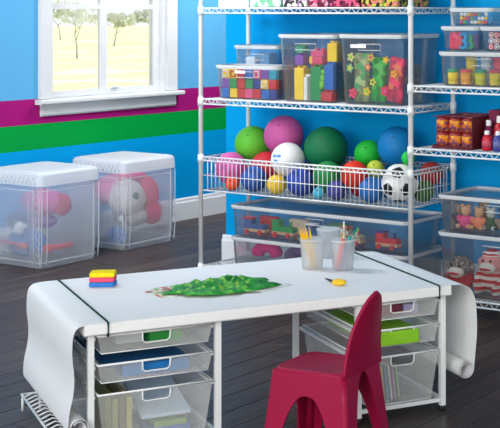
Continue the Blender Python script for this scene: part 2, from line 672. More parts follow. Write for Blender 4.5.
def rails(mb, u0, u1, v0, v1, z, drop, r=0.0042):
    for zz in (z - r, z - drop + r):
        mb.tube([(u0, v0, zz), (u1, v0, zz), (u1, v1, zz), (u0, v1, zz)], r, 6, closed=True)


def zigzag(mb, a, b, z0, z1, pitch=0.05, r=0.0026):
    a, b = Vector(a), Vector(b)
    n = max(2, int((b - a).length / (pitch / 2)))
    mb.tube([(a.lerp(b, i / n).x, a.lerp(b, i / n).y, z1 if i % 2 else z0) for i in range(n + 1)], r, 4)


def shelf(u0, u1, z, label):
    v0, v1 = 0.0, DEP
    a, b = u0 + 0.018, u1 - 0.018
    m1 = MB()
    rails(m1, a, b, v0, v1, z, 0.032)
    s = m1.build('shelf', WIRE, SHU, label=label)
    m2 = MB()
    for p, q in (((a, v0), (b, v0)), ((a, v1), (b, v1)), ((a, v0), (a, v1)), ((b, v0), (b, v1))):
        zigzag(m2, (*p, 0), (*q, 0), z - 0.028, z - 0.004)
    m2.build('zigzag_wire', WIRE, s)
    m3 = MB()
    n = int((b - a) / 0.027)
    for i in range(1, n):
        x = a + (b - a) * i / n
        m3.tube([(x, v0, z - 0.002), (x, v1, z - 0.002)], 0.0018, 4)
    for v in (0.12, 0.24):
        m3.tube([(a, v, z - 0.006), (b, v, z - 0.006)], 0.003, 4)
    m3.build('deck_wires', WIRE, s)
    for x in (u0, u1):
        for v in (v0, v1):
            c = MB()
            c.lathe([(0.0112, z - 0.036), (0.0158, z - 0.036), (0.0148, z + 0.004), (0.0112, z + 0.004)], 12)
            c.build('collar', WIRE, s, (x, v, 0))
    return s


ZT, Z2, ZBR, ZBB, ZB = 1.342, 0.905, 0.627, 0.462, 0.105
ZR1, ZR2 = 1.003, 0.732
shelf(0, BAY, ZT, None)
shelf(0, BAY, Z2, None)
shelf(0, BAY, ZB, None)
shelf(BAY, 2 * BAY, ZR1, None)
shelf(BAY, 2 * BAY, ZR2, None)
shelf(BAY, 2 * BAY, ZB, None)
# the ball basket
a, b, v0, v1 = 0.018, BAY - 0.018, 0.0, DEP
m1 = MB()
rails(m1, a, b, v0, v1, ZBR, 0.026)
bas = m1.build('basket', WIRE, SHU, label='deep white wire basket shelf full of balls')
m2 = MB()
for p, q in (((a, v0), (b, v0)), ((a, v1), (b, v1)), ((a, v0), (a, v1)), ((b, v0), (b, v1))):
    zigzag(m2, (*p, 0), (*q, 0), ZBR - 0.023, ZBR - 0.003)
m2.build('zigzag_wire', WIRE, bas)
m3 = MB()
for zz, r in ((ZBB, 0.0035), (0.5 * (ZBB + ZBR) - 0.01, 0.0022)):
    m3.tube([(a, v0, zz), (b, v0, zz), (b, v1, zz), (a, v1, zz)], r, 5, closed=True)
n = 46
for i in range(1, n):
    x = a + (b - a) * i / n
    m3.tube([(x, v0, ZBR - 0.02), (x, v0, ZBB), (x, v1, ZBB), (x, v1, ZBR - 0.02)], 0.0017, 4)
for i in range(1, 13):
    y = v0 + (v1 - v0) * i / 13
    m3.tube([(a, y, ZBR - 0.02), (a, y, ZBB)], 0.0017, 4)
    m3.tube([(b, y, ZBR - 0.02), (b, y, ZBB)], 0.0017, 4)
for y in (0.12, 0.24):
    m3.tube([(a, y, ZBB - 0.004), (b, y, ZBB - 0.004)], 0.0028, 4)
m3.build('basket_wires', WIRE, bas)
for x in (0, BAY):
    for v in (v0, v1):
        c = MB()
        c.lathe([(0.0112, ZBR - 0.032), (0.0158, ZBR - 0.032), (0.0148, ZBR + 0.006), (0.0112, ZBR + 0.006)], 12)
        c.build('collar', WIRE, bas, (x, v, 0))


# ------------------------------------------------------------------ clear bins
def clear_bin(name, label, u0, u1, v0, v1, z, h, group=None, sticker=None, lid=True, body=None, latch=False, ribs=0):
    hx, hy = (u1 - u0) / 2, (v1 - v0) / 2
    t = thing(name, label, 'bin', SH.w((u0 + u1) / 2, (v0 + v1) / 2, z), SH.a, group)
    lh = 0.013 if lid else 0.0
    hb = h - lh
    tp = 0.007 if h < 0.2 else 0.012      # walls slope in towards the base
    bx, by = hx - 0.006 - tp, hy - 0.006 - tp
    tx, ty = hx - 0.006, hy - 0.006
    rr = 0.028
    th = 0.0022
    mb = MB()
    mb.loft([rrect(0.0, bx - 0.008, by - 0.008, rr), rrect(0.006, bx, by, rr), rrect(hb, tx, ty, rr), rrect(hb, tx - th, ty - th, rr - th),
             rrect(0.008, bx - th, by - th, rr - th), rrect(0.0035, bx - 0.010, by - 0.010, rr - th)], smooth=False)
    mb.build('body', body or CLEAR, t)
    mb = MB()
    mb.loft([rrect(hb - 0.009, tx + 0.0004, ty + 0.0004, rr), rrect(hb - 0.007, hx - 0.002, hy - 0.002, rr), rrect(hb - 0.0005, hx - 0.002, hy - 0.002, rr), rrect(hb - 0.0005, tx + 0.0004, ty + 0.0004, rr)], closed=True)
    mb.build('rim', CLEAR_RIM, t)
    if lid:
        mb = MB()
        mb.loft([rrect(hb + 0.0005, hx - 0.006, hy - 0.006, rr), rrect(hb + 0.001, hx, hy, rr), rrect(hb + lh - 0.004, hx, hy, rr), rrect(hb + lh - 0.001, hx - 0.004, hy - 0.004, rr),
                 rrect(hb + lh - 0.001, hx - 0.014, hy - 0.014, rr), rrect(hb + lh - 0.008, hx - 0.020, hy - 0.020, rr), rrect(hb + lh - 0.012, hx - 0.020, hy - 0.020, rr)], smooth=False)
        ld = mb.build('lid', CLEAR_LID, t)
        mb = MB()
        e = 0.0007
        mb.loft([rrect(hb - 0.001, hx - 0.001, hy - 0.001, rr), rrect(hb - 0.001, hx + e, hy + e, rr), rrect(hb + lh - 0.004, hx + e, hy + e, rr), rrect(hb + lh - 0.004, hx - 0.001, hy - 0.001, rr)], closed=True)
        mb.build('lid_edge', CLEAR_RIM, ld)
    # raised handle frame in the front wall
    yf = lambda zz: -(by + (ty - by) * zz / hb) - 0.0015
    zc = hb - 0.045 if h > 0.2 else hb - 0.032
    if h > 0.12:
        mb = MB()
        k = 0.06 if h > 0.2 else 0.05
        mb.tube([(-k, yf(zc + .012), zc + .012), (k, yf(zc + .012), zc + .012), (k, yf(zc - .016), zc - .016), (-k, yf(zc - .016), zc - .016)], 0.0022, 5, closed=True)
        mb.build('handle', CLEAR_RIM, t)
    if sticker:
        sx, sw, sh, sz = sticker
        mb = MB()
        mb.slab((sx - sw / 2, yf(sz - sh / 2) - 0.0012, sz - sh / 2), (sx + sw / 2, yf(sz - sh / 2) - 0.0012, sz - sh / 2), (sx + sw / 2, yf(sz + sh / 2) - 0.0012, sz + sh / 2), (sx - sw / 2, yf(sz + sh / 2) - 0.0012, sz + sh / 2), (0, 0.0009, 0))
        mb.build('label_sticker', WHITE, t, label='blank white label')
    for i in range(ribs):
        x = -bx * 0.62 + 2 * bx * 0.62 * i / max(1, ribs - 1)
        mb = MB()
        mb.tube([(x, yf(0.02), 0.02), (x, yf(hb - 0.02), hb - 0.02)], 0.002, 4)
        mb.build('rib', CLEAR_RIM, t)
    return t


def su(px, v):
    return SH.ray(px, 100, v)[0]


RED, ORANGE, YEL, GRN, LIME, BLU, NAVY, PUR, PINK, TEAL, WHT = ((205, 40, 52), (238, 100, 40), (250, 208, 40), (28, 148, 78), (120, 200, 50), (30, 104, 196), (42, 58, 140),
                                                               (128, 70, 168), (226, 84, 132), (40, 160, 190), (240, 240, 240))
CN = {RED: 'red', ORANGE: 'orange', YEL: 'yellow', GRN: 'green', LIME: 'lime', BLU: 'blue', NAVY: 'navy', PUR: 'purple', PINK: 'pink', TEAL: 'teal', WHT: 'white'}
ORD = ['first', 'second', 'third', 'fourth', 'fifth', 'sixth', 'seventh', 'eighth', 'ninth', 'tenth']

# ---- shelf 2, shallow bin of small blocks
uA0, uA1 = su(213.5, 0.02), su(275.5, 0.02)
clear_bin('storage_bin', 'shallow lidded clear bin of small toy blocks on the middle shelf', uA0, uA1, 0.02, 0.185, Z2, 0.165, sticker=(-0.03, 0.065, 0.014, 0.130))
BS = 0.0455
cubes = {}


def cube_mesh(c):
    if c not in cubes:
        o = rbox(BS / 2, BS / 2, 0, BS, 0.004).build('toy_block', mat(c, 0.35, 0.5))
        cubes[c] = o.data
        bpy.data.objects.remove(o)
    return cubes[c]


ring_me = {}


def ring_mesh(c):
    if c not in ring_me:
        mb = MB()
        q = 0.0135
        mb.tube([(-q, -BS / 2 - 0.001, BS / 2 - q), (q, -BS / 2 - 0.001, BS / 2 - q), (q, -BS / 2 - 0.001, BS / 2 + q), (-q, -BS / 2 - 0.001, BS / 2 + q)], 0.005, 5, closed=True)
        o = mb.build('frame', mat(c, 0.4, 0.4))
        ring_me[c] = o.data
        bpy.data.objects.remove(o)
    return ring_me[c]


grid = [[(BLU, 0), (YEL, 0), (RED, 0), (PINK, 0), (RED, 0), (BLU, 0), (NAVY, 0)],
        [(PUR, 0), (GRN, 0), (RED, 0), (GRN, 0), (NAVY, 0), (YEL, WHT), (RED, 0)],
        [(YEL, WHT), (YEL, RED), (RED, 0), (BLU, 0), (PINK, WHT), (PUR, 0), (TEAL, 0)]]
ROWN = ['bottom', 'middle', 'top']
wA = uA1 - uA0
for r, row in enumerate(grid):
    for c, (colr, ringc) in enumerate(row):
        x = uA0 + 0.046 + c * (wA - 0.092) / 6
        p = SH.w(x + random.uniform(-.0005, .0005), 0.075 + random.uniform(-.004, .004), Z2 + 0.0045 + r * (BS + 0.0006))
        t = thing('toy_block', '%s toy block, %s row, %s from the left, in the shallow block bin' % (CN[colr], ROWN[r], ORD[c]), 'toy block', p, SH.a + random.uniform(-.02, .02), 'small blocks in the shallow bin')
        link('block_body', cube_mesh(colr), t)
        if ringc:
            link('square_inlay', ring_mesh(ringc), t)

# ---- shelf 2, taller clear bin behind it
uB0, uB1 = su(232, 0.2), su(276, 0.2)
clear_bin('storage_bin', 'clear bin with a pale lid standing behind the shallow block bin', uB0, uB1, 0.20, 0.35, Z2, 0.255, body=CLEAR)
for i, (x, c, hh) in enumerate(((0.08, (214, 226, 236), 0.19), (0.17, (90, 150, 200), 0.21))):
    mb = rbox(0.03, 0.035, 0, hh, 0.008)
    tag(mb.build('craft_box', mat(c, 0.5), None, SH.w(uB0 + x, 0.275, Z2 + 0.0045), (0, 0, SH.a)), ['pale', 'blue'][i] + ' upright box inside the clear bin behind the block bin', 'box')

# ---- shelf 2, tall bin of big blocks
uC0, uC1 = su(276.2, 0.02), su(333.5, 0.02)
clear_bin('storage_bin', 'tall clear bin of large building blocks on the middle shelf', uC0, uC1, 0.02, 0.35, Z2, 0.315, ribs=0)


def stud_brick(label, colr, u, v, z, hx, hy, h, tilt=0.0):
    t = thing('building_block', label, 'toy block', SH.w(u, v, z), SH.a, 'large blocks in the tall bin')
    t.rotation_euler = (0, tilt, SH.a)
    rbox(hx, hy, 0, h, 0.004).build('block_body', mat(colr, 0.35, 0.5), t)
    mb = None
    for sx in (-1, 1):
        s = MB().lathe([(0.011, h), (0.011, h + 0.009), (0.009, h + 0.011), (0.001, h + 0.011)], 10)
        s.build('stud', mat(colr, 0.35, 0.5), t, (sx * hx * 0.5, 0, 0))
    return t


cz = Z2 + 0.0045
wC = uC1 - uC0
for (fx, v, z0, hx, h, colr, nm) in (
        (0.235, 0.115, 0.0, 0.028, 0.150, YEL, 'tall yellow building block at the left front of the tall bin'),
        (0.385, 0.10, 0.0, 0.010, 0.11, WHT, 'narrow white building block beside the tall yellow one in the tall bin'),
        (0.53, 0.115, 0.0, 0.030, 0.155, GRN, 'tall green building block at the front centre of the tall bin'),
        (0.745, 0.10, 0.0, 0.030, 0.042, RED, 'red building block lying on the floor of the tall bin'),
        (0.79, 0.10, 0.054, 0.026, 0.115, BLU, 'upright blue building block standing on the red one in the tall bin'),
        (0.87, 0.19, 0.0, 0.014, 0.12, GRN, 'green building block in the right corner of the tall bin'),
        (0.24, 0.115, 0.1625, 0.024, 0.045, PUR, 'purple building block on top of the tall yellow one'),
        (0.42, 0.150, 0.168, 0.030, 0.035, YEL, 'yellow building block wedged at mid height in the tall bin'),
        (0.55, 0.115, 0.2045, 0.036, 0.028, PINK, 'pink building block on the heap in the tall bin'),
        (0.82, 0.115, 0.1815, 0.030, 0.085, YEL, 'upper yellow building block against the right side of the tall bin')):
    stud_brick(nm, colr, uC0 + wC * fx, v, cz + z0, hx, 0.026, h)
for (fx, v, z0, hx, h, colr, nm) in ((0.55, 0.105, 0.168, 0.030, 0.036, (222, 70, 110), 'rose building block above the green one in the tall bin'),
                                     (0.24, 0.105, 0.2195, 0.022, 0.03, (40, 160, 110), 'small sea-green block topping the left heap in the tall bin')):
    stud_brick(nm, colr, uC0 + wC * fx, v + 0.01, cz + z0, hx, 0.024, h)
for i in range(3):
    stud_brick('%s building block at the back of the tall bin' % ['large orange', 'large purple', 'large teal'][i], (ORANGE, PUR, TEAL)[i], uC0 + wC * (0.27 + 0.23 * i), 0.24, cz, 0.028, 0.04, 0.19 - 0.03 * i)
# animal-shaped green piece
mb = MB()
mb.ball((0, 0, 0.02), 0.02, 10, 8, (0.8, 0.7, 1))
mb.ball((0.003, 0, 0.052), 0.017, 10, 8, (0.8, 0.7, 1))
mb.ball((0.006, 0, 0.08), 0.014, 10, 8, (1, 0.7, 0.9))
tag(mb.build('toy_figure', mat(LIME, 0.4), None, SH.w(uC0 + wC * 0.655, 0.087, cz + 0.054), (0, 0, SH.a)), 'small lime green toy figure between green and blue blocks in the tall bin', 'toy')

# ---- shelf 2, tall bin of foam shapes
uD0, uD1 = su(336.5, 0.02), su(401, 0.02)
clear_bin('storage_bin', 'widest tall clear bin, full of foam flowers, with a white label', uD0, uD1, 0.02, 0.35, Z2, 0.318, sticker=(-0.06, 0.085, 0.016, 0.262), ribs=0)
wD = uD1 - uD0


def foam_bag(label, colr, fx, v, z, hx, h, tilt, c2):
    mb = MB()
    rings = []
    for i in range(9):
        a = i / 8
        k = 0.25 + 0.75 * math.sin(PI * min(1, max(0.0, a * 0.94 + 0.03))) ** 0.5
        rings.append(rrect(a * h, hx * (0.9 + 0.1 * math.sin(a * 9)), 0.022 * k, 0.02, 3))
    mb.loft(rings, smooth=True)
    t = thing('foam_bag', label, 'toy', SH.w(uD0 + wD * fx, v, z), SH.a, 'foam shapes in the widest bin')
    t.rotation_euler = (0.0, tilt, SH.a)
    mb.build('bag', blotch('foam_' + '_'.join(map(str, colr)), [colr, tuple(int(x * .8) for x in colr), c2, colr, tuple(min(255, int(x * 1.15)) for x in colr)], 38), t)
    return t


foam_bag('green bag of foam shapes in the centre of the widest bin', (40, 168, 60), 0.47, 0.115, Z2 + 0.010, 0.042, 0.20, 0.06, (90, 190, 90))
foam_bag('tan and green bag of foam shapes at the left of the widest bin', (150, 160, 110), 0.215, 0.115, Z2 + 0.008, 0.045, 0.22, 0.0, (70, 160, 100))
foam_bag('hot pink bag of foam shapes leaning right in the widest bin', (222, 44, 96), 0.715, 0.115, Z2 + 0.012, 0.044, 0.20, 0.14, (240, 120, 90))
foam_bag('grey-blue bag of foam shapes behind in the widest bin', (120, 140, 160), 0.40, 0.23, Z2 + 0.008, 0.07, 0.20, 0.0, (160, 150, 120))
foam_bag('tan bag of foam shapes at the back right of the widest bin', (170, 150, 90), 0.74, 0.24, Z2 + 0.008, 0.05, 0.17, 0.0, (130, 110, 100))


def flower(label, colr, px, py, v, r=0.022, eye=YEL):
    u, z, _ = SH.ray(px, py, v)
    n = 40
    prof = [(r * (0.78 + 0.22 * math.cos(5 * 2 * PI * k / n)) * math.cos(2 * PI * k / n), r * (0.78 + 0.22 * math.cos(5 * 2 * PI * k / n)) * math.sin(2 * PI * k / n)) for k in range(n)]
    t = thing('foam_flower', label, 'toy', SH.w(u, v, z), SH.a, 'foam shapes in the widest bin')
    mb = MB()
    mb.loft([[(x, y, z2) for x, z2 in prof] for y in (-0.003, 0.003)])
    mb.build('petals', mat(colr, 0.8, 0.2), t)
    mb = MB()
    mb.loft([[(0.35 * r * math.cos(2 * PI * k / 14), y, 0.35 * r * math.sin(2 * PI * k / 14)) for k in range(14)] for y in (-0.0045, -0.0028)])
    mb.build('flower_centre', mat(eye, 0.8, 0.2), t)


for lb, c, px, py, rr, ey in (('yellow foam flower low on the green bag in the widest bin', YEL, 367, 91.5, 0.022, LIME), ('yellow foam flower higher on the green bag in the widest bin', (240, 225, 60), 373, 82, 0.019, GRN),
                              ('pink foam flower at the bottom left of the widest bin', (232, 60, 110), 353, 93, 0.026, RED), ('pink foam flower at the foot of the hot pink bag', (236, 40, 96), 385, 91, 0.026, PINK),
                              ('yellow foam flower on the hot pink bag', (250, 190, 60), 394, 74, 0.02, ORANGE), ('cream foam flower at the top left of the widest bin', (216, 206, 120), 351, 57, 0.022, LIME),
                              ('gold foam flower at the top centre of the widest bin', (228, 200, 80), 371, 57.5, 0.02, PINK), ('pale green foam flower in the left of the widest bin', (140, 196, 130), 350, 68, 0.022, YEL),
                              ('orange foam flower at the top right of the widest bin', (240, 190, 70), 386, 60, 0.018, YEL), ('rose foam flower above the green bag in the widest bin', (220, 120, 130), 368, 67, 0.019, YEL)):
    flower(lb, c, px, py, 0.078, rr, ey)

# ---- top shelf boxes (only their feet show)
topn = [('pale blue', 218, 248, blotch('top_pale', [(222, 234, 244), (240, 244, 248), (206, 226, 240)], 30), 'pale blue storage box at the left end of the top shelf'),
        ('green', 250, 280.5, blotch('top_green', [(206, 232, 214), (120, 190, 150), (236, 244, 240), (190, 224, 220)], 45), 'green and white storage box on the top shelf'),
        ('pattern', 282.5, 306.5, blotch('top_pattern', [(60, 40, 70), (220, 200, 220), (150, 110, 150), (40, 60, 50), (230, 220, 200)], 60), 'black and lilac patterned storage box on the top shelf'),
        ('pink', 308.5, 358.5, blotch('top_pink', [(120, 24, 60), (210, 80, 120), (80, 16, 50), (225, 150, 170)], 55), 'dark pink patterned storage box on the top shelf'),
        ('yellow', 361, 397, blotch('top_yellow', [(60, 40, 20), (200, 190, 60), (110, 140, 50), (220, 120, 110), (30, 40, 30)], 60), 'yellow and green patterned storage box at the right of the top shelf')]
for nm, a, b, mt, lb in topn:
    ua, ub = su(a, 0.03), su(b, 0.03)
    t = thing('storage_box', lb, 'box', SH.w((ua + ub) / 2, 0.16, ZT), SH.a, 'boxes on the top shelf')
    rbox((ub - ua) / 2, 0.13, 0.0, 0.13, 0.006).build('box_body', mt, t)
    mb = MB()
    mb.loft([rrect(0.1305, (ub - ua) / 2 + .004, 0.134, 0.008), rrect(0.158, (ub - ua) / 2 + .004, 0.134, 0.008), rrect(0.161, (ub - ua) / 2, 0.13, 0.008)])
    mb.build('lid', WHITE, t)

# ================================================================== BALLS
balls = [  # name, px, py, radius px, depth, colour
    ('pink', 224, 168, 16, 0.10, (206, 96, 168), 'pink ball at the left end of the basket'),
    ('orange', 231.5, 184, 7, 0.035, (240, 84, 40), 'small orange ball in front of the pink one at the left end of the basket'),
    ('green', 248, 146, 18, 0.27, (96, 190, 52), 'green ball resting high at the left of the basket'),
    ('red', 264, 165, 17, 0.20, (196, 44, 58), 'red ball below and between the green and big pink balls'),
    ('blue', 252.5, 181, 13, 0.06, (40, 92, 178), 'blue ball at the basket front left of the yellow one'),
    ('big pink', 287, 136, 20, 0.27, (204, 92, 162), 'largest pink ball on top of the pile'),
    ('white', 291.5, 161, 17, 0.12, (232, 230, 232), 'white ball printed with a blue mark'),
    ('yellow', 276.5, 185, 10, 0.05, (240, 200, 52), 'yellow ball at the basket front'),
    ('blue', 299.5, 182, 14, 0.07, (48, 76, 172), 'royal blue ball at the basket front right of the yellow one'),
    ('dark green', 325, 150, 22, 0.24, (12, 112, 72), 'large dark green ball on top of the pile'),
    ('green', 326, 178, 15, 0.09, (40, 140, 76), 'green ball behind the wires below the large dark green one'),
    ('teal', 318, 194, 6, 0.03, (70, 186, 214), 'tiny turquoise ball at the basket front'),
    ('purple', 341, 190, 10, 0.06, (70, 70, 150), 'purple-blue ball low in the basket beside the red one'),
    ('red', 356, 179, 14, 0.08, (222, 58, 40), 'orange-red ball behind the wires in the right half of the basket'),
    ('lime', 368, 154, 14, 0.24, (30, 180, 56), 'bright green ball on top of the pile in the right half'),
    ('yellow green', 372.5, 170, 9, 0.15, (190, 206, 70), 'small yellow-green ball below the bright green one'),
    ('blue', 376, 190, 13, 0.07, (38, 110, 186), 'blue ball beside the soccer ball'),
    ('azure', 400, 146, 20, 0.27, (8, 122, 190), 'large azure ball at the right of the pile'),
    ('green', 407, 161, 7, 0.10, (30, 190, 70), 'small green ball on top of the soccer ball'),
    ('soccer', 396, 186, 19, 0.085, (238, 238, 238), 'black and white soccer ball in the wire basket'),
    ('red', 428, 178, 12, 0.24, (160, 48, 48), 'dark red ball at the right end of the basket'),
    ('olive', 431, 193, 11, 0.17, (70, 120, 50), 'olive green ball at the right end of the basket'),
    ('navy', 310, 172, 13, 0.26, (44, 62, 130), 'navy ball deep in the middle of the basket'),
    ('rust', 345, 176, 12, 0.27, (176, 70, 50), 'rust ball deep in the right half of the basket'),
    ('forest', 335, 186, 10, 0.22, (30, 90, 60), 'dark green ball deep behind the purple-blue one in the basket'),
    ('indigo', 311, 190, 9, 0.17, (60, 60, 150), 'small indigo ball near the tiny turquoise one in the basket'),
    ('crimson', 360, 192, 10, 0.20, (170, 36, 60), 'small crimson ball below the orange-red one in the basket'),
    ('cyan', 387, 190, 9, 0.24, (40, 140, 190), 'small cyan ball behind the soccer ball')]
B = []
for nm, px, py, rp, v, c, lb in balls:
    u, z, t = SH.ray(px, py, v)
    r = rp * t / F
    B.append([u, v, max(z, ZBB + 0.003 + r), r])
for it in range(500):
    for i in range(len(B)):
        for j in range(i):
            p, q = B[i], B[j]
            d = [p[k] - q[k] for k in range(3)]
            L = math.sqrt(sum(x * x for x in d)) or 1e-6
            ov = p[3] + q[3] + 0.001 - L
            if ov > 0:
                g = [d[0] / L * 0.6, d[1] / L * 1.6, d[2] / L * 0.6]
                for k in range(3):
                    p[k] += g[k] * ov * 0.3
                    q[k] -= g[k] * ov * 0.3
    for p in B:
        lo = p[3] + 0.006
        p[2] = max(p[2], ZBB + 0.003 + p[3])
        if p[2] - p[3] * 0.95 < ZBR:
            p[1] = min(max(p[1], lo), DEP - lo)
            p[0] = min(max(p[0], 0.022 + p[3]), BAY - 0.022 - p[3])
ICO = []
ph = (1 + 5 ** .5) / 2
for s1 in (-1, 1):
    for s2 in (-1, 1):
        ICO += [Vector((0, s1, s2 * ph)), Vector((s1, s2 * ph, 0)), Vector((s2 * ph, 0, s1))]
for (nm, px, py, rp, v, c, lb), (u, w_, z, r) in zip(balls, B):
    name = 'soccer_ball' if nm == 'soccer' else 'ball'
    t = thing(name, lb, 'ball', SH.w(u, w_, z - r), SH.a, 'balls in the wire basket')
    MB().ball((0, 0, r), r, 24, 16).build('ball_skin', mat(c, 0.55, 0.3, 0.05, 160, 0.15), t)
    if nm == 'soccer':
        R0 = Matrix.Rotation(math.radians(25), 3, 'Z') @ Matrix.Rotation(math.radians(18), 3, 'X')
        for d in ICO:
            d = (R0 @ d).normalized()
            a = d.orthogonal().normalized()
            b = d.cross(a)
            rings = []
            for rr, lift in ((0.40, 0.995), (0.39, 1.012), (0.2, 1.012), (0.01, 1.012)):
                ring = []
                for k in range(15):
                    ang = 2 * PI * k / 15
                    s5 = math.cos(PI / 5) / math.cos((ang % (2 * PI / 5)) - PI / 5)
                    p = (d + (a * math.cos(ang) + b * math.sin(ang)) * rr * s5).normalized() * r * lift
                    ring.append((p.x, p.y, p.z + r))
                rings.append(ring)
            MB().loft(rings, smooth=True).build('panel', BLACK, t)
    elif nm == 'white':
        for k, (az, ay) in enumerate(((-0.25, 0.28), (0.1, 0.30), (-0.1, 0.0))):
            mb = MB()
            rows = []
            for i in range(2):
                for j in range(7):
                    aa = -PI / 2 + az + (j - 3) * 0.05
                    bb = ay + (i - .5) * 0.16
                    q = Vector((math.cos(aa) * math.cos(bb), math.sin(aa) * math.cos(bb), math.sin(bb))) * r * 1.006
                    rows.append((q.x, q.y, q.z + r))
            mb.add(rows, [(j, j + 1, j + 8, j + 7) for j in range(6)])
            mb.build('printed_mark', mat((80, 150, 210), 0.5), t)
    else:
        v_ = MB().lathe([(0.004, -0.0005), (0.004, 0.001), (0.001, 0.0012)], 8)
        q = Vector((0.3, -0.75, 0.55)).normalized()
        o = v_.build('valve', mat((60, 60, 60), 0.6), t, q * r * 0.998 + Vector((0, 0, r)))
        o.rotation_euler = q.to_track_quat('Z', 'Y').to_euler()

# ================================================================== LOW CLEAR BINS, LEFT BAY
uL0, uL1 = 0.165, 1.185
clear_bin('storage_bin', 'long clear bin on the bottom shelf, underneath the train bin', uL0, uL1, 0.015, 0.345, ZB, 0.150, ribs=0)
clear_bin('storage_bin', 'long clear bin of toy trains stacked under the ball basket', uL0, uL1, 0.015, 0.345, ZB + 0.151, 0.150, ribs=0)
zL = ZB + 0.151 + 0.0045


def toy_car(name, label, u, v, z, length, body, cab, wheel, cat='toy train', rot=0.0):
    t = thing(name, label, cat, SH.w(u, v, z), SH.a + rot)
    L = length / 2
    mb = MB()
    rbox(L, 0.022, 0.012, 0.026, 0.004, mb=mb)
    mb.build('chassis', mat((206, 170, 130), 0.6), t)
    mb = MB()
    mb.loft([[(x, y, z) for x, z in ((-L * .95, 0.0265), (-L * .95, 0.07), (-L * .3, 0.07), (-L * .25, 0.048), (L * .7, 0.048), (L * .92, 0.042), (L * .92, 0.0265))] for y in (-0.019, 0.019)])
    mb.build('engine_body', mat(body, 0.4), t)
    mb = MB()
    rbox(L * .4, 0.024, 0.0705, 0.078, 0.003, cx=-L * .62, mb=mb)
    mb.build('roof', mat(cab, 0.4), t)
    mb = MB().lathe([(0.006, 0.0485), (0.006, 0.066), (0.009, 0.072), (0.001, 0.073)], 10, c=(L * .55, 0, 0))
    mb.build('funnel', mat(cab, 0.4), t)
    for sx in (-0.6, 0.6):
        for sy in (-1, 1):
            mb = MB()
            mb.loft([[(0.0118 * math.cos(2 * PI * k / 14), y, 0.0118 * math.sin(2 * PI * k / 14)) for k in range(14)] for y in (-0.004, 0.004)])
            mb.build('wheel', mat(wheel, 0.4), t, (sx * L, sy * 0.027, 0.0122))
    return t


for (px, ln, b1, c1, lb) in ((256, 0.13, (60, 90, 150), RED, 'blue and red toy locomotive at the left of the train bin'), (284, 0.13, GRN, GRN, 'green toy locomotive in the train bin, right of the blue one'),
                             (318, 0.13, (40, 90, 150), WHT, 'dark blue toy locomotive in the train bin, behind the pencil cup'), (352, 0.12, (190, 180, 150), ORANGE, 'tan toy locomotive in the train bin near the marker cup'), (388, 0.12, RED, NAVY, 'red toy wagon at the right end of the train bin')):
    toy_car('toy_train', lb, su(px, 0.09), 0.095, zL, ln, b1, c1, RED)
for (px, c, lb) in ((270, RED, 'red plank block at the back of the train bin, left'), (300, (225, 205, 180), 'cream plank block at the back of the train bin, middle'), (340, (70, 140, 100), 'sea-green plank block at the back of the train bin, right')):
    tag(rbox(0.055, 0.016, 0, 0.07, 0.004).build('plank_block', mat(c, 0.5), None, SH.w(su(px, 0.2), 0.20, zL), (0, 0, SH.a)), lb, 'toy block')
zL1 = ZB + 0.0045
for (px, rx, c, lb) in ((266, 0.060, (214, 40, 130), 'hot pink plush roll in the lowest left bin'), (300, 0.066, (104, 84, 130), 'purple plush roll in the lowest left bin'), (341, 0.08, (110, 120, 160), 'grey-blue plush roll in the lowest left bin'), (383, 0.08, (90, 110, 150), 'slate plush roll in the lowest left bin')):
    mb = MB()
    mb.tube([(-rx * math.cos(PI * k / 10), 0, 0.038 + 0.045 * math.sin(PI * k / 10)) for k in range(11)], 0.03, 10, radii=[0.030 + 0.004 * math.sin(k * 1.7) for k in range(11)])
    tag(mb.build('plush_roll', mat(c, 0.9, 0.1, 0.15, 60, 0.4), None, SH.w(su(px, 0.15), 0.16, zL1), (0, 0, SH.a)), lb, 'plush toy')

# ================================================================== RIGHT BAY
u0 = su(436.5, 0.03)
UE = u0 + 0.44
# shelf at z = 1.0 : bin of dough tubs, two small bins on it, one more on top
h1 = 0.150
clear_bin('storage_bin', 'wide clear bin of yellow dough tubs on the upper right shelf', u0, UE, 0.03, 0.33, ZR1, h1)


def tub(label, body, lid, u, v, z, r=0.0245, h=0.066, group='dough tubs in the clear bin'):
    t = thing('dough_tub', label, 'tub', SH.w(u, v, z), SH.a, group)
    MB().lathe([(r * .9, 0), (r * .92, 0.002), (r, h * .8), (r * .9, h * .8)], 16).build('tub_body', mat(body, 0.4), t)
    MB().lathe([(r * 1.05, h * .8), (r * 1.07, h * .82), (r * 1.07, h * .97), (r, h), (0.001, h)], 16).build('lid', mat(lid, 0.4), t)
    MB().lathe([(r * .935, h * .2), (r * .99, h * .2), (r * 1.03, h * .66), (r * .97, h * .66)], 16).build('wrap_label', blotch('tub_wrap_%d_%d' % (body[0], body[1]), [body, tuple(min(255, int(x * 1.1) + 8) for x in body), body, tuple(int(x * .85) for x in body)], 60), t)


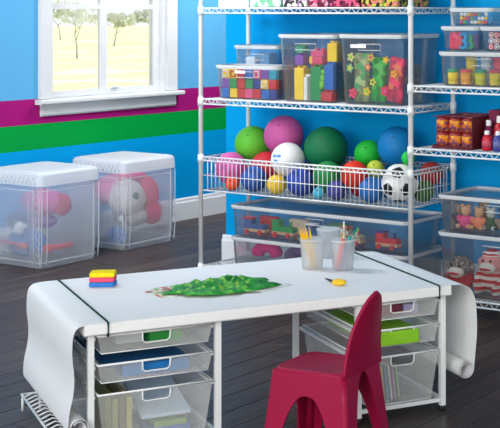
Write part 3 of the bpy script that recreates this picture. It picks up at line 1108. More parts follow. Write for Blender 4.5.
for i, (px, b_, l_) in enumerate(((453, (236, 204, 40), (60, 160, 110)), (465.5, (246, 170, 50), (220, 70, 80)), (480, (206, 206, 50), (40, 150, 130)), (494.5, (220, 200, 50), (214, 70, 90)))):
    u_ = su(px, 0.085)
    tub('front-row %s dough tub, %s from the left, in the wide clear bin' % (['yellow', 'orange', 'lime-yellow', 'gold'][i], ORD[i]), b_, l_, u_, 0.09, ZR1 + 0.0045)
for i, (px, b_, l_) in enumerate(((471.0, (232, 206, 60), (240, 214, 60)), (486, (180, 200, 214), (230, 230, 235)), (498, (220, 90, 110), (220, 60, 90)))):
    u_ = su(px, 0.16)
    tub('lower back-row dough tub with a %s wrap in the wide clear bin' % ['lemon', 'grey', 'rose'][i], b_, l_, u_, 0.165, ZR1 + 0.0045)
    tub('upper back-row dough tub with a %s wrap in the wide clear bin' % ['lemon', 'grey', 'rose'][i], b_, l_, u_, 0.165, ZR1 + 0.0045 + 0.067, h=0.05)
z2 = ZR1 + h1 + 0.001
h2 = 0.108
um = su(476, 0.03)
clear_bin('storage_bin', 'small clear bin of letters on the dough bin, left of its pair', u0 + 0.008, um, 0.035, 0.25, z2, h2)
clear_bin('storage_bin', 'small clear bin of ringed counters on the dough bin, right of its pair', um + 0.004, um + 0.19, 0.035, 0.25, z2, h2)
wl = um - u0 - 0.008


def font_piece(ch, label, colr, u, v, z, size, tilt=0.0):
    cu = bpy.data.curves.new('letter', 'FONT')
    cu.body = ch
    cu.size = size
    cu.extrude = 0.006
    cu.bevel_depth = 0.0015
    cu.align_x = 'CENTER'
    o = bpy.data.objects.new('letter_tmp', cu)
    COL.objects.link(o)
    dg = bpy.context.evaluated_depsgraph_get()
    me = bpy.data.meshes.new_from_object(o.evaluated_get(dg))
    bpy.data.objects.remove(o)
    me.materials.clear()
    me.materials.append(mat(colr, 0.5))
    o = link('foam_letter', me, None, SH.w(u, v, z), (PI / 2, tilt, SH.a))
    return tag(o, label, 'toy letter')


mb = rbox(0.032, 0.012, 0, 0.075, 0.010)
tag(mb.build('foam_pad', blotch('foam_red', [(228, 60, 90), (214, 40, 76), (236, 96, 120)], 60), None, SH.w(u0 + 0.008 + wl * .31, 0.085, z2 + 0.0045), (0, 0, SH.a)), 'red foam pad at the left of the small letters bin', 'foam pad')
mb = rbox(0.022, 0.010, 0, 0.07, 0.010)
tag(mb.build('foam_pad', mat((92, 84, 140), 0.7), None, SH.w(u0 + 0.008 + wl * .78, 0.11, z2 + 0.0045), (0, 0, SH.a)), 'violet foam pad at the right of the small letters bin', 'foam pad')
font_piece('3', 'blue foam numeral three in the small letters bin', (30, 160, 220), u0 + 0.008 + wl * .55, 0.074, z2 + 0.007, 0.10)
font_piece('B', 'green foam letter behind the blue numeral in the small letters bin', (60, 180, 110), u0 + 0.008 + wl * .60, 0.100, z2 + 0.007, 0.09)
t = rbox(0.072, 0.012, 0, 0.078, 0.004)
tag(t.build('counter_card', mat((120, 60, 110), 0.7), None, SH.w(um + 0.099, 0.100, z2 + 0.0045), (0, 0, SH.a)), 'plum card behind the ringed counters', 'card')
k = 0
for r_ in range(3):
    for c_ in range(5):
        x = um + 0.004 + 0.043 + c_ * 0.0265
        tt = thing('counter', '%s ringed counter, %s row, %s from the left, in the small right bin' % (['red', 'white', 'cream'][(r_ + c_) % 3], ['lower', 'middle', 'upper'][r_], ORD[c_]), 'counter', SH.w(x, 0.0805, z2 + 0.018 + r_ * 0.0255), SH.a, 'ringed counters')
        q = MB()
        q.loft([[(0.0122 * math.cos(2 * PI * j / 14), y, 0.0122 * math.sin(2 * PI * j / 14)) for j in range(14)] for y in (-0.005, 0.005)])
        q.build('disc', mat([(214, 60, 70), (236, 236, 240), (230, 220, 210)][(r_ + c_) % 3], 0.4), tt)
        q = MB()
        q.tube([(0.0075 * math.cos(2 * PI * j / 12), -0.0055, 0.0075 * math.sin(2 * PI * j / 12)) for j in range(12)], 0.0018, 4, closed=True)
        q.build('ring', mat([(250, 230, 230), (90, 60, 120), (180, 60, 80)][(r_ + c_) % 3], 0.4), tt)
z3 = z2 + h2 + 0.001
u3, u3e = su(447, 0.04), su(491, 0.04)
clear_bin('storage_bin', 'smallest clear bin, full of beads, topmost of the right-hand stack', u3, u3e, 0.04, 0.20, z3, 0.078)
bead_cols = [(226, 70, 110), (240, 240, 240), (90, 180, 90), (245, 200, 60), (60, 130, 210), (240, 130, 60), (238, 238, 230)]
nb = 8
for r_ in range(3):
    for c_ in range(nb):
        x = u3 + 0.048 + c_ * (u3e - u3 - 0.096) / (nb - 1)
        cc = bead_cols[(r_ * 3 + c_ * 2) % 7]
        q = MB().ball((0, 0, 0.0085), 0.0085, 10, 8)
        tag(q.build('bead', mat(cc, 0.35, 0.5), None, SH.w(x, 0.082 + 0.0005 * r_, z3 + 0.0045 + r_ * 0.0172), (0, 0, SH.a)),
            'round bead, %s row, %s from the left, in the topmost bead bin' % (['lower', 'middle', 'upper'][r_], ORD[c_]), 'bead', 'beads in the smallest bin')

# ---- shelf at z = 0.73 : shrink-wrapped cans and bottles
CANL = blotch('can_label', [(206, 110, 30), (226, 160, 40), (160, 40, 40), (224, 130, 40), (120, 60, 110)], 75)
tray = thing('can_tray', 'dark red cardboard tray holding the orange cans', 'tray', SH.w(su(432, 0.03), 0.03, ZR2), SH.a)
tw, td = su(472, 0.03) - su(432, 0.03), 0.26
mb = MB()
mb.box(0, tw, 0, td, 0, 0.003)
mb.build('tray_base', mat((96, 22, 34), 0.6), tray)
for nm, b_ in (('tray_front', (0, tw, 0, 0.003, 0.0032, 0.014)), ('tray_back', (0, tw, td - .003, td, 0.0032, 0.014)), ('tray_side', (0, 0.003, 0.0032, td - .0032, 0.0032, 0.014)), ('tray_side', (tw - .003, tw, 0.0032, td - .0032, 0.0032, 0.14))):
    mb = MB()
    mb.box(*b_)
    mb.build(nm, mat((96, 22, 34), 0.6), tray)
cr = (tw - 0.010) / 6
can_me = None
for lv in range(2):
    for rw in range(3):
        for cl in range(3):
            uu = su(432, 0.03) + 0.005 + cr * (2 * cl + 1) - 0.0005
            t = thing('snack_can', '%s can, %s row, %s from the left, in the dark red tray' % (['lower', 'upper'][lv], ['front', 'second', 'third'][rw], ORD[cl]), 'can',
                      SH.w(uu, 0.036 + cr + rw * (2 * cr + 0.001), ZR2 + 0.0035 + lv * 0.0655), SH.a + random.uniform(-.5, .5), 'cans in the tray')
            MB().lathe([(cr * .9, 0), (cr * .98, 0.003), (cr * .98, 0.060), (cr * .9, 0.064), (0.001, 0.0645)], 16).build('can_body', mat((150, 40, 40), 0.35, 0.6), t)
            MB().lathe([(cr * .975, 0.008), (cr * .995, 0.008), (cr * .995, 0.053), (cr * .975, 0.053)], 16).build('wrap_label', CANL, t)
mb = MB()
mb.box(0.004, tw - 0.004, 0.004, td - 0.01, 0.1355, 0.1385)
mb.build('tray_cover', blotch('tray_top', [(110, 24, 40), (150, 50, 60), (90, 20, 50), (170, 90, 90)], 30), tray)
# big dark carton right of the tray and bottles before it
tag(rbox(0.09, 0.07, 0, 0.165, 0.004).build('carton', blotch('maroon_carton', [(96, 20, 50), (120, 30, 70), (80, 16, 40)], 20), None, SH.w(su(472, 0.03) + 0.100, 0.22, ZR2), (0, 0, SH.a)), 'maroon carton behind the paint bottles on the right shelf', 'carton')


def bottle(label, body, u, v, z, r=0.0225, h=0.085):
    t = thing('paint_bottle', label, 'bottle', SH.w(u, v, z), SH.a, 'paint bottles on the right shelf')
    MB().lathe([(r * .85, 0), (r, 0.003), (r, h * .6), (r * .8, h * .72), (r * .42, h * .78), (r * .42, h * .8)], 16).build('bottle_body', mat(body, 0.3, 0.5), t)
    MB().lathe([(r * .5, h * .8), (r * .52, h * .81), (r * .5, h * .96), (r * .4, h), (0.001, h)], 12).build('cap', WHITE, t)
    MB().lathe([(r * .985, h * .18), (r * 1.012, h * .18), (r * 1.012, h * .5), (r * .985, h * .5)], 16).build('wrap_label', mat(tuple(min(255, int(x * .7 + 60)) for x in body), 0.5), t)


bottle('front red paint bottle with white cap right of the can tray', (206, 24, 52), su(486, 0.05), 0.06, ZR2)
bottle('front blue paint bottle with white cap right of the can tray', (60, 70, 160), su(497, 0.05), 0.06, ZR2)
bottle('taller red paint bottle behind the front blue one', (190, 30, 50), su(472, 0.03) + 0.085, 0.115, ZR2, 0.024, 0.145)
bottle('taller plum paint bottle behind the front red one', (110, 26, 70), su(472, 0.03) + 0.032, 0.115, ZR2, 0.024, 0.125)

# ---- bottom right: two big bins of soft toys
uQ = su(436, 0.015)
hQ = 0.275
clear_bin('storage_bin', 'big clear bin of knitted monkeys on the bottom right shelf', uQ, uQ + 0.58, 0.015, 0.345, ZB, hQ)
clear_bin('storage_bin', 'clear bin of small soft toys stacked on the monkey bin', uQ, uQ + 0.58, 0.015, 0.345, ZB + hQ + 0.001, 0.158)

RIB = stripes_mat('red_stripes', (200, 36, 44), (234, 224, 214), 11)
FLECK = blotch('fleck_knit', [(110, 96, 92), (150, 136, 128), (90, 78, 76), (170, 156, 148)], 120, 0.95)


def sock_monkey(label, px, py, v, body, face, hat, zbase, s=1.0, tilt=0.0):
    u, z, _ = SH.ray(px, py, v)
    t = thing('sock_monkey', label, 'soft toy', SH.w(u, v, zbase), SH.a, 'knitted monkeys')
    hz = z - zbase
    rh = 0.048 * s
    def blob(nm, c, r, sc, m_, par=t):
        return MB().ball(c, r, 14, 10, sc).build(nm, m_, par)
    blob('torso', (0, 0.01, hz * .46), hz * .46, (0.052 * s / (hz * .46), 0.045 * s / (hz * .46), 1.0), body)
    hd = blob('head', (0, 0, hz), rh, (1.0, 0.9, 0.9), face)
    blob('muzzle', (0, -rh * .72, hz - rh * .28), rh * .62, (1.15, 0.7, 0.72), mat((232, 222, 212), 0.95, 0.1), hd)
    blob('mouth', (0, -rh * 1.12, hz - rh * .34), rh * .36, (1.5, 0.3, 0.28), mat((198, 30, 46), 0.9, 0.1), hd)
    for sx in (-1, 1):
        blob('eye', (sx * rh * .33, -rh * .82, hz + rh * .28), rh * .12, (1, .7, 1), BLACK, hd)
        blob('ear', (sx * rh * 1.02, 0, hz), rh * .34, (.7, .5, 1), face, hd)
        mb = MB()
        mb.tube([(sx * 0.040 * s, 0, hz * .72), (sx * 0.052 * s, -0.02, hz * .5), (sx * 0.045 * s, -0.045, hz * .3)], 0.014 * s, 8)
        mb.build('arm', body, t)
        mb = MB()
        mb.tube([(sx * 0.025 * s, -0.015, 0.03), (sx * 0.04 * s, -0.05, 0.022), (sx * 0.048 * s, -0.055, 0.02)], 0.017 * s, 8)
        mb.build('leg', body, t)
    if hat:
        MB().ball((0, 0.004, hz + rh * .62), rh * .78, 14, 8, (1, .95, .62)).build('hat', hat, t)
    t.rotation_euler = (0, tilt, SH.a)


KRED = mat((196, 30, 48), 0.95, 0.1, 0.12, 80, 0.4)
PINKF = mat((226, 150, 146), 0.95, 0.1, 0.1, 80, 0.3)
zQ = ZB + 0.0045
sock_monkey('knitted monkey with a grey flecked head and red body in the bottom bin', 461, 267, 0.135, KRED, FLECK, None, zQ, 1.15)
sock_monkey('pink-faced knitted monkey in red and white stripes in the bottom bin', 492, 263, 0.135, RIB, PINKF, stripes_mat('hat_stripes', (206, 40, 60), (238, 226, 220), 20), zQ, 1.15)
sock_monkey('small grey knitted monkey at the back of the bottom bin', 492, 262, 0.265, FLECK, FLECK, KRED, zQ, 0.9)


def plush(label, px, v, zb, c1, c2, s, ears=True):
    u = su(px, v)
    t = thing('plush_toy', label, 'soft toy', SH.w(u, v, zb), SH.a, 'small soft toys')
    a_, b_ = mat(c1, 0.95, 0.1, 0.12, 70, 0.4), mat(c2, 0.95, 0.1, 0.12, 70, 0.4)
    MB().ball((0, 0, 0.032 * s), 0.032 * s, 12, 8, (1, .85, 1)).build('torso', a_, t)
    MB().ball((0.004, -0.004, 0.080 * s), 0.024 * s, 12, 8).build('head', b_, t)
    for sx in (-1, 1):
        if ears:
            MB().ball((sx * 0.017 * s, 0, 0.101 * s), 0.009 * s, 8, 6).build('ear', b_, t)
        MB().ball((sx * 0.009 * s, -0.026 * s, 0.083 * s), 0.003 * s, 8, 6).build('eye', BLACK, t)
        MB().ball((sx * 0.027 * s, -0.02, 0.012 * s), 0.012 * s, 8, 6, (1, 1.3, .9)).build('foot', b_, t)
        MB().ball((sx * 0.032 * s, -0.008, 0.045 * s), 0.011 * s, 8, 6, (1, 1, 1.5)).build('arm', a_, t)


zq2 = ZB + hQ + 0.001 + 0.0045
for px, v, c1, c2, s, lb in ((460, 0.15, (70, 70, 74), (140, 120, 100), 0.9, 'grey plush toy at the left of the upper soft toy bin'), (466, 0.105, (214, 72, 130), (206, 150, 120), 0.95, 'pink plush toy in the upper soft toy bin'),
                             (479, 0.105, (226, 130, 90), (200, 150, 110), 0.9, 'orange plush toy in the upper soft toy bin'), (491, 0.12, (60, 90, 64), (190, 190, 180), 0.9, 'green plush toy in the upper soft toy bin'),
                             (503.5, 0.12, (150, 130, 110), (60, 60, 60), 0.9, 'brown plush toy at the right of the upper soft toy bin'), (484, 0.25, (120, 80, 60), (160, 130, 100), 1.05, 'dark brown plush toy at the back of the upper soft toy bin')):
    plush(lb, px, v, zq2, c1, c2, s)

# ================================================================== FROSTED TOTES BY THE WINDOW WALL
def tote(label, corner, seed):
    """corner: world point of the near bottom corner; the box runs to the left and towards the back"""
    lx, ly, h = 0.42, 0.40, 0.50
    fr = Frame((corner[0], corner[1]), SH.e1)
    c = fr.w(-lx / 2, ly / 2)
    t = thing('storage_tote', label, 'tote', (c.x, c.y, 0), SH.a, 'frosted totes on the floor')
    hx, hy = lx / 2, ly / 2
    rr = 0.03
    prof = [(0.0, -0.020), (0.006, -0.012), (0.10, -0.006), (0.25, 0.0), (0.38, -0.003), (0.425, -0.006)]
    th = 0.003
    rings = [rrect(z, hx + d, hy + d, rr) for z, d in prof] + [rrect(z, hx + d - th, hy + d - th, rr) for z, d in reversed(prof[1:])] + [rrect(0.004, hx - 0.024, hy - 0.024, rr)]
    MB().loft(rings, smooth=False).build('body', FROST, t)
    mb = MB()
    mb.loft([rrect(0.426, hx - 0.004, hy - 0.004, rr), rrect(0.4265, hx + 0.006, hy + 0.006, rr), rrect(0.485, hx + 0.002, hy + 0.002, rr), rrect(0.496, hx - 0.006, hy - 0.006, rr), rrect(0.5, hx - 0.02, hy - 0.02, rr),
             rrect(0.497, hx - 0.021, hy - 0.021, rr), rrect(0.482, hx - 0.006, hy - 0.006, rr), rrect(0.43, hx + 0.001, hy + 0.001, rr)], cap=False)
    mb.add([(x, y, 0.4985) for x, y, _ in rrect(0, hx - 0.018, hy - 0.018, rr)], [tuple(range(20))])
    mb.add([(x, y, 0.4955) for x, y, _ in rrect(0, hx - 0.018, hy - 0.018, rr)], [tuple(range(20))])
    ld = mb.build('lid', FROST_THICK, t)
    # raised zigzag pattern on the lid front and corner strip
    mb = MB()
    for i in range(11):
        x = -hx + 0.035 + i * 0.032
        mb.tube([(x, -hy - 0.0068, 0.435), (x + 0.016, -hy - 0.0055, 0.472), (x + 0.032, -hy - 0.0068, 0.435)], 0.0025, 4)
    mb.build('lid_pattern', FROST_RIB, ld)
    for sx, sy in ((1, -1), (1, 1), (-1, -1)):
        mb = MB()
        x0 = sx * (hx + 0.001)
        y0 = sy * (hy + 0.001)
        for (dx, dy) in ((-sx * 0.055, 0), (-sx * 0.010, 0), (0, -sy * 0.010), (0, -sy * 0.045)):
            bow = lambda z: 0.002
            mb.tube([(x0 + dx - (0.010 * sx * (1 - min(1, z / .1)) if dx == 0 else 0), y0 + dy - (0.010 * sy * (1 - min(1, z / .1)) if dy == 0 else 0), z) for z in (0.02, 0.1, 0.25, 0.42)], 0.0035, 5)
        for k in range(9):
            z = 0.05 + k * 0.043
            mb.tube([(x0 - sx * 0.052, y0, z), (x0 - sx * 0.014, y0, z + 0.020), (x0 - sx * 0.052, y0, z + 0.040)], 0.0022, 4)
        mb.build('corner_rib', FROST_RIB, t)
    for z in (0.035, 0.40):
        mb = MB()
        mb.tube([p for p in rrect(z, hx - (0.006 if z < .1 else 0.002), hy - (0.006 if z < .1 else 0.002), rr)], 0.0035, 5, closed=True)
        mb.build('band', FROST_RIB, t)
    # moulded window frame in the front wall
    mb = MB()
    mb.tube([(-0.14, -hy - 0.001, 0.07), (0.12, -hy - 0.001, 0.07), (0.12, -hy - 0.002, 0.38), (-0.14, -hy - 0.002, 0.38)], 0.003, 5, closed=True)
    mb.build('panel_frame', FROST_RIB, t)
    return t, fr, (c.x, c.y)


def soft(name, label, cat, centre, parts):
    """parts: (name, centre, radius, scale, colour)"""
    t = thing(name, label, cat, (centre[0], centre[1], 0.005), SH.a)
    for nm, c, r, sc, col in parts:
        MB().ball(c, r, 18, 12, sc).build(nm, mat(col, 0.9, 0.1, 0.1, 50, 0.3), t)
    return t


tL, fL, cL = tote('frosted tote with blue and red toys, cut by the left picture edge', (-2.17, 6.81), 1)
tR, fR, cR = tote('frosted tote with a pink plush animal, nearer the corner of the room', (-1.88, 7.35), 2)
t = soft('plush_unicorn', 'pink plush animal with a white face and big eye inside a frosted tote', 'soft toy', cR,
         [('head', (0.075, -0.05, 0.26), 0.105, (1, 1, 1.05), (226, 214, 214)), ('body', (-0.04, -0.01, 0.30), 0.11, (1.2, 1.35, 0.85), (238, 120, 176)),
          ('muzzle', (0.10, -0.02, 0.16), 0.062, (1.2, 1.2, .9), (206, 196, 196)), ('mane', (0.10, 0.085, 0.27), 0.065, (1.0, 1.0, 1.6), (232, 24, 110)),
          ('mane', (0.12, 0.10, 0.17), 0.055, (.9, 1.1, 1.3), (236, 40, 120)), ('mane', (0.03, 0.03, 0.375), 0.045, (1.6, 2.2, .7), (236, 60, 140)),
          ('eye', (0.168, -0.072, 0.285), 0.022, (.7, 1, 1), (40, 110, 110)), ('pupil', (0.1785, -0.075, 0.285), 0.012, (.7, 1, 1), (16, 20, 24))])
soft('plush_blue', 'blue plush toy in the front corner of the pink animal tote', 'soft toy', cR, [('torso', (0.09, -0.135, 0.065), 0.055, (1.2, .75, 1), (52, 130, 206)), ('head', (0.10, -0.13, 0.165), 0.035, (1, .9, 1), (70, 96, 140)), ('nose', (0.135, -0.155, 0.165), 0.018, (1, 1, 1), (230, 230, 230))])
soft('plush_blue', 'blue and white toy low in the left frosted tote', 'toy', cL, [('torso', (-0.04, -0.07, 0.095), 0.085, (1.5, 1, .95), (40, 120, 200)), ('head', (-0.07, -0.12, 0.22), 0.05, (1, .8, 1), (60, 90, 130)), ('knob', (0.0, -0.155, 0.19), 0.028, (1, 1, 1.2), (230, 232, 236))])
soft('plush_pink', 'pink rounded toy high in the left frosted tote', 'soft toy', cL, [('torso', (0.0, 0.0, 0.31), 0.075, (2.0, 1.2, .9), (232, 110, 180)), ('head', (0.12, 0.02, 0.30), 0.05, (1, 1, 1.2), (214, 60, 110)), ('tail', (-0.02, 0.0, 0.21), 0.045, (2.5, 1.3, .9), (150, 100, 180))])
t = thing('toy_bar', 'red rod toy at the front of the left frosted tote', 'toy', (cL[0], cL[1], 0.005), SH.a)
MB().tube([(-0.15, -0.165, 0.115), (0.02, -0.165, 0.105)], 0.008, 8).build('rod', mat((225, 60, 90)), t)
MB().ball((0.035, -0.16, 0.10), 0.022, 12, 8, (1.4, .8, .8)).build('grip', mat((236, 70, 60)), t)
t = thing('toy_bar', 'red rod toy at the right of the left frosted tote', 'toy', (cL[0], cL[1], 0.005), SH.a)
MB().tube([(0.15, -0.09, 0.09), (0.15, 0.06, 0.085)], 0.016, 8).build('rod', mat((225, 60, 90)), t)
MB().ball((0.15, -0.1, 0.09), 0.024, 12, 8).build('grip', mat((236, 70, 60)), t)

# ================================================================== THE CRAFT TABLE
TZ = 0.42
TT = 0.034
U0, U1, WD = -0.066, 1.123, 0.70
mb = MB()
mb.loft([[(x, y, z) for y, z in ((0.004, TZ - TT), (0.0, TZ - TT + 0.004), (0.0, TZ - 0.005), (0.004, TZ - 0.0012), (WD - .004, TZ - 0.0012), (WD, TZ - .005), (WD, TZ - TT + .004), (WD - .004, TZ - TT))] for x in (U0, U1)])
tag(mb.build('tabletop', WHITE, None, TB.w(0, 0), (0, 0, TB.a)), 'white tabletop resting across two mesh drawer units', 'tabletop')

# paper that runs over the top and hangs to a roll at either end
paper = thing('craft_paper', 'wide white paper draped over the tabletop and rolled up at both ends', 'paper', TB.w(0, 0, 0), TB.a)


def spiral(cx, cz, r0, r1, a0, turns, n=60):
    return [(cx + (r0 + (r1 - r0) * i / n) * math.cos(a0 + turns * 2 * PI * i / n), cz + (r0 + (r1 - r0) * i / n) * math.sin(a0 + turns * 2 * PI * i / n)) for i in range(n + 1)]


def smoothpath(p, it=2):
    for _ in range(it):
        q = [p[0]]
        for a_, b_ in zip(p[:-1], p[1:]):
            q += [(a_[0] * .75 + b_[0] * .25, a_[1] * .75 + b_[1] * .25), (a_[0] * .25 + b_[0] * .75, a_[1] * .25 + b_[1] * .75)]
        q.append(p[-1])
        p = q
    return p


zt = TZ
left = [(0.02, zt), (U0 - 0.004, zt), (U0 - 0.026, zt - 0.010), (U0 - 0.034, zt - 0.035), (U0 - 0.036, zt - 0.09), (U0 - 0.028, zt - 0.15), (U0 - 0.032, zt - 0.20), (U0 - 0.044, zt - 0.25), (U0 - 0.046, 0.135)]
left = smoothpath(left)
rl = 0.030
left = left[:-1] + spiral(U0 - 0.046 + rl, 0.125, rl, 0.017, PI, 1.9)
right = smoothpath([(1.05, zt), (U1 + 0.004, zt), (U1 + 0.050, zt - 0.003), (U1 + 0.080, zt - 0.024), (U1 + 0.094, zt - 0.07), (U1 + 0.098, zt - 0.16), (U1 + 0.090, 0.18), (U1 + 0.086, 0.14)])
right = right[:-1] + [(2 * 0 + x, z) for x, z in spiral(U1 + 0.086 - 0.030, 0.135, 0.030, 0.018, 0, -1.8)]
path = left[::-1] + right


def ribbon(mb, path, y0, y1, th=0.0008):
    n = len(path)
    top, bot = [], []
    for i in range(n):
        a_, b_ = Vector(path[max(0, i - 1)]), Vector(path[min(n - 1, i + 1)])
        t_ = (b_ - a_).normalized()
        nn = Vector((-t_.y, t_.x)) * th
        top.append((path[i][0] + nn.x, path[i][1] + nn.y))
        bot.append((path[i][0], path[i][1]))
    rings = [[(top[i][0], y0, top[i][1]), (top[i][0], y1, top[i][1]), (bot[i][0], y1, bot[i][1]), (bot[i][0], y0, bot[i][1])] for i in range(n)]
    mb.loft(rings, smooth=False)
    return mb


o = ribbon(MB(), path, 0.002, WD - 0.002).build('sheet', PAPER, paper)
for p in o.data.polygons:
    p.use_smooth = True
bpy_mod = o.modifiers.new('edge', 'EDGE_SPLIT')
bpy_mod.split_angle = math.radians(40)

# elastic bands round the tabletop
BAND = mat((22, 62, 52), 0.6, 0.2, key='band')
for u_, lb in ((0.0, 'dark green elastic band across the left end of the table'), (1.078, 'dark green elastic band across the right end of the table')):
    mb = MB()
    z1 = TZ + 0.0012
    mb.tube([(u_, -0.003, TZ - TT - 0.003), (u_, -0.003, z1 - 0.002), (u_, 0.0, z1 + 0.0015), (u_, WD, z1 + 0.0015), (u_, WD + 0.003, z1 - 0.002), (u_, WD + 0.003, TZ - TT - 0.003)], 0.0032, 6, closed=True)
    tag(mb.build('elastic_band', BAND, None, TB.w(0, 0), (0, 0, TB.a)), lb, 'elastic band')


# ---- mesh drawer units
def drawer_unit(label, u0, u1):
    W, D = u1 - u0, 0.55
    t = thing('drawer_unit', label, 'drawer unit', TB.w(u0, 0.045, 0), TB.a)
    q = 0.009
    for x in (0, W):
        for y in (0, D):
            mb = MB()
            mb.box(x - q, x + q, y - q, y + q, 0.016, TZ - TT - 0.0005)
            lg = mb.build('leg', WIRE, t)
            MB().lathe([(0.011, 0), (0.012, 0.002), (0.012, 0.014), (0.006, 0.0155)], 10).build('foot', BLACK, lg, (x, y, 0))
    for nm, z in (('frame_bar', 0.035), ('frame_bar', TZ - TT - 0.014)):
        for y in (0, D):
            if z > 0.2 and y == 0:
                continue
            mb = MB()
            mb.box(q + .0005, W - q - .0005, y - 0.006, y + 0.006, z - 0.006, z + 0.006)
            mb.build(nm, WIRE, t)
        for x in (0, W):
            mb = MB()
            mb.box(x - 0.006, x + 0.006, q + .0005, D - q - .0005, z - 0.006, z + 0.006)
            mb.build(nm, WIRE, t)
    tops = (0.375, 0.290, 0.203)
    bots = (0.322, 0.236, 0.045)
    for k, (zt_, zb_) in enumerate(zip(tops, bots)):
        for x, sx in ((0, 1), (W, -1)):
            mb = MB()
            mb.box(min(x + sx * 0.0095, x + sx * 0.017), max(x + sx * 0.0095, x + sx * 0.017), 0.010, D - 0.010, zt_ - 0.016, zt_ - 0.006)
            mb.build('runner', WIRE, t)
        g = 0.020
        ins = 0.011 if k < 2 else 0.020
        x0, x1, y0, y1 = g, W - g, -0.012, D - 0.02
        bx0, bx1, by0, by1 = x0 + ins, x1 - ins, y0 + ins * .7, y1 - ins
        th = 0.0016
        hw, hh = 0.042, 0.033
        cx = (x0 + x1) / 2
        def lerp_front(x, s):     # s 0 top .. 1 bottom on the sloping front
            f = (x - x0) / (x1 - x0)
            return (x0 + ins * s + f * ((x1 - x0) - 2 * ins * s), y0 + ins * .7 * s, zt_ + (zb_ - zt_) * s)
        mb = MB()
        sN = hh / (zt_ - zb_)
        A = lambda x, s: Vector(lerp_front(x, s))
        mb.slab(A(x0, 0), A(cx - hw, 0), A(cx - hw, 1), A(x0, 1), (0, th, 0))
        mb.slab(A(cx + hw, 0), A(x1, 0), A(x1, 1), A(cx + hw, 1), (0, th, 0))
        mb.slab(A(cx - hw, sN), A(cx + hw, sN), A(cx + hw, 1), A(cx - hw, 1), (0, th, 0))
        mb.slab((x0, y1, zt_), (x1, y1, zt_), (bx1, by1, zb_), (bx0, by1, zb_), (0, -th, 0))
        mb.slab((x0, y0, zt_), (x0, y1, zt_), (bx0, by1, zb_), (bx0, by0, zb_), (th, 0, 0))
        mb.slab((x1, y0, zt_), (x1, y1, zt_), (bx1, by1, zb_), (bx1, by0, zb_), (-th, 0, 0))
        mb.slab((bx0, by0, zb_), (bx1, by0, zb_), (bx1, by1, zb_), (bx0, by1, zb_), (0, 0, th))
        dr = mb.build('drawer', MESH, t)
        mb = MB()
        mb.tube([(x0, y0, zt_), (x1, y0, zt_), (x1, y1, zt_), (x0, y1, zt_)], 0.0036, 6, closed=True)
        mb.tube([(bx0, by0, zb_), (bx1, by0, zb_), (bx1, by1, zb_), (bx0, by1, zb_)], 0.0016, 5, closed=True)
        mb.build('rim', WIRE, dr)
        mb = MB()
        pts = []
        for x, s in ((cx - hw, 0.02), (cx - hw, sN * .8), (cx - hw + .008, sN), (cx + hw - .008, sN), (cx + hw, sN * .8), (cx + hw, 0.02)):
            p = A(x, s)
            pts.append((p.x, p.y - 0.0015, p.z))
        mb.tube(pts, 0.0024, 6)
        mb.build('handle', WIRE, dr)
    return t, W


UL0, UL1, UR0, UR1 = -0.040, 0.342, 0.808, 1.112
drawer_unit('white mesh drawer unit under the left end of the table', UL0, UL1)
drawer_unit('white mesh drawer unit under the right end of the table', UR0, UR1)


def tob(name, label, cat, u, v, z, hx, hy, h, colr, rot=0.0, tilt=(0, 0), r=0.003, m_=None):
    o = rbox(hx, hy, 0, h, r).build(name, m_ or mat(colr, 0.55), None, TB.w(u, v, z), (tilt[0], tilt[1], TB.a + rot))
    return tag(o, label, cat)


D1, D2, D3 = 0.3245, 0.2385, 0.0475
ml, mr = (UL0 + UL1) / 2, (UR0 + UR1) / 2
# left unit contents
tob('craft_box', 'green craft box in the top drawer of the left unit', 'box', ml + 0.045, 0.15, D1, 0.05, 0.06, 0.040, (40, 150, 60))
tob('craft_box', 'grey craft box in the top drawer of the left unit', 'box', ml - 0.06, 0.19, D1, 0.04, 0.07, 0.03, (170, 178, 184))
tob('craft_box', 'bright blue box under the folder in the second drawer of the left unit', 'box', ml + 0.01, 0.20, D2, 0.10, 0.13, 0.038, (24, 120, 190))
tob('folder', 'dark blue folder lying on the second drawer of the left unit', 'folder', ml - 0.030, 0.255, D2 + 0.0385, 0.120, 0.20, 0.010, (6, 84, 138))
tob('sketch_pad', 'pale blue sketch pad slanting in the deep drawer of the left unit', 'pad', ml + 0.045, 0.20, D3 + 0.078, 0.075, 0.12, 0.012, (200, 220, 240), 0.0, (0.22, 0))
for i, (c, lb) in enumerate((((112, 122, 58), 'olive'), ((140, 146, 84), 'moss'), ((104, 94, 60), 'brown'), ((166, 166, 104), 'khaki'))):
    tob('book', '%s book standing at the left of the deep drawer of the left unit' % lb, 'book', UL0 + 0.060 + i * 0.021, 0.20, D3, 0.009, 0.12, 0.135 - 0.008 * (i % 2), c)
tob('book', 'blue book lying on the floor of the deep drawer of the left unit', 'book', ml + 0.055, 0.20, D3, 0.065, 0.11, 0.02, (70, 110, 170))
tob('book', 'green book lying low in the deep drawer of the left unit', 'book', ml + 0.06, 0.19, D3 + 0.0205, 0.05, 0.10, 0.018, (130, 160, 90))
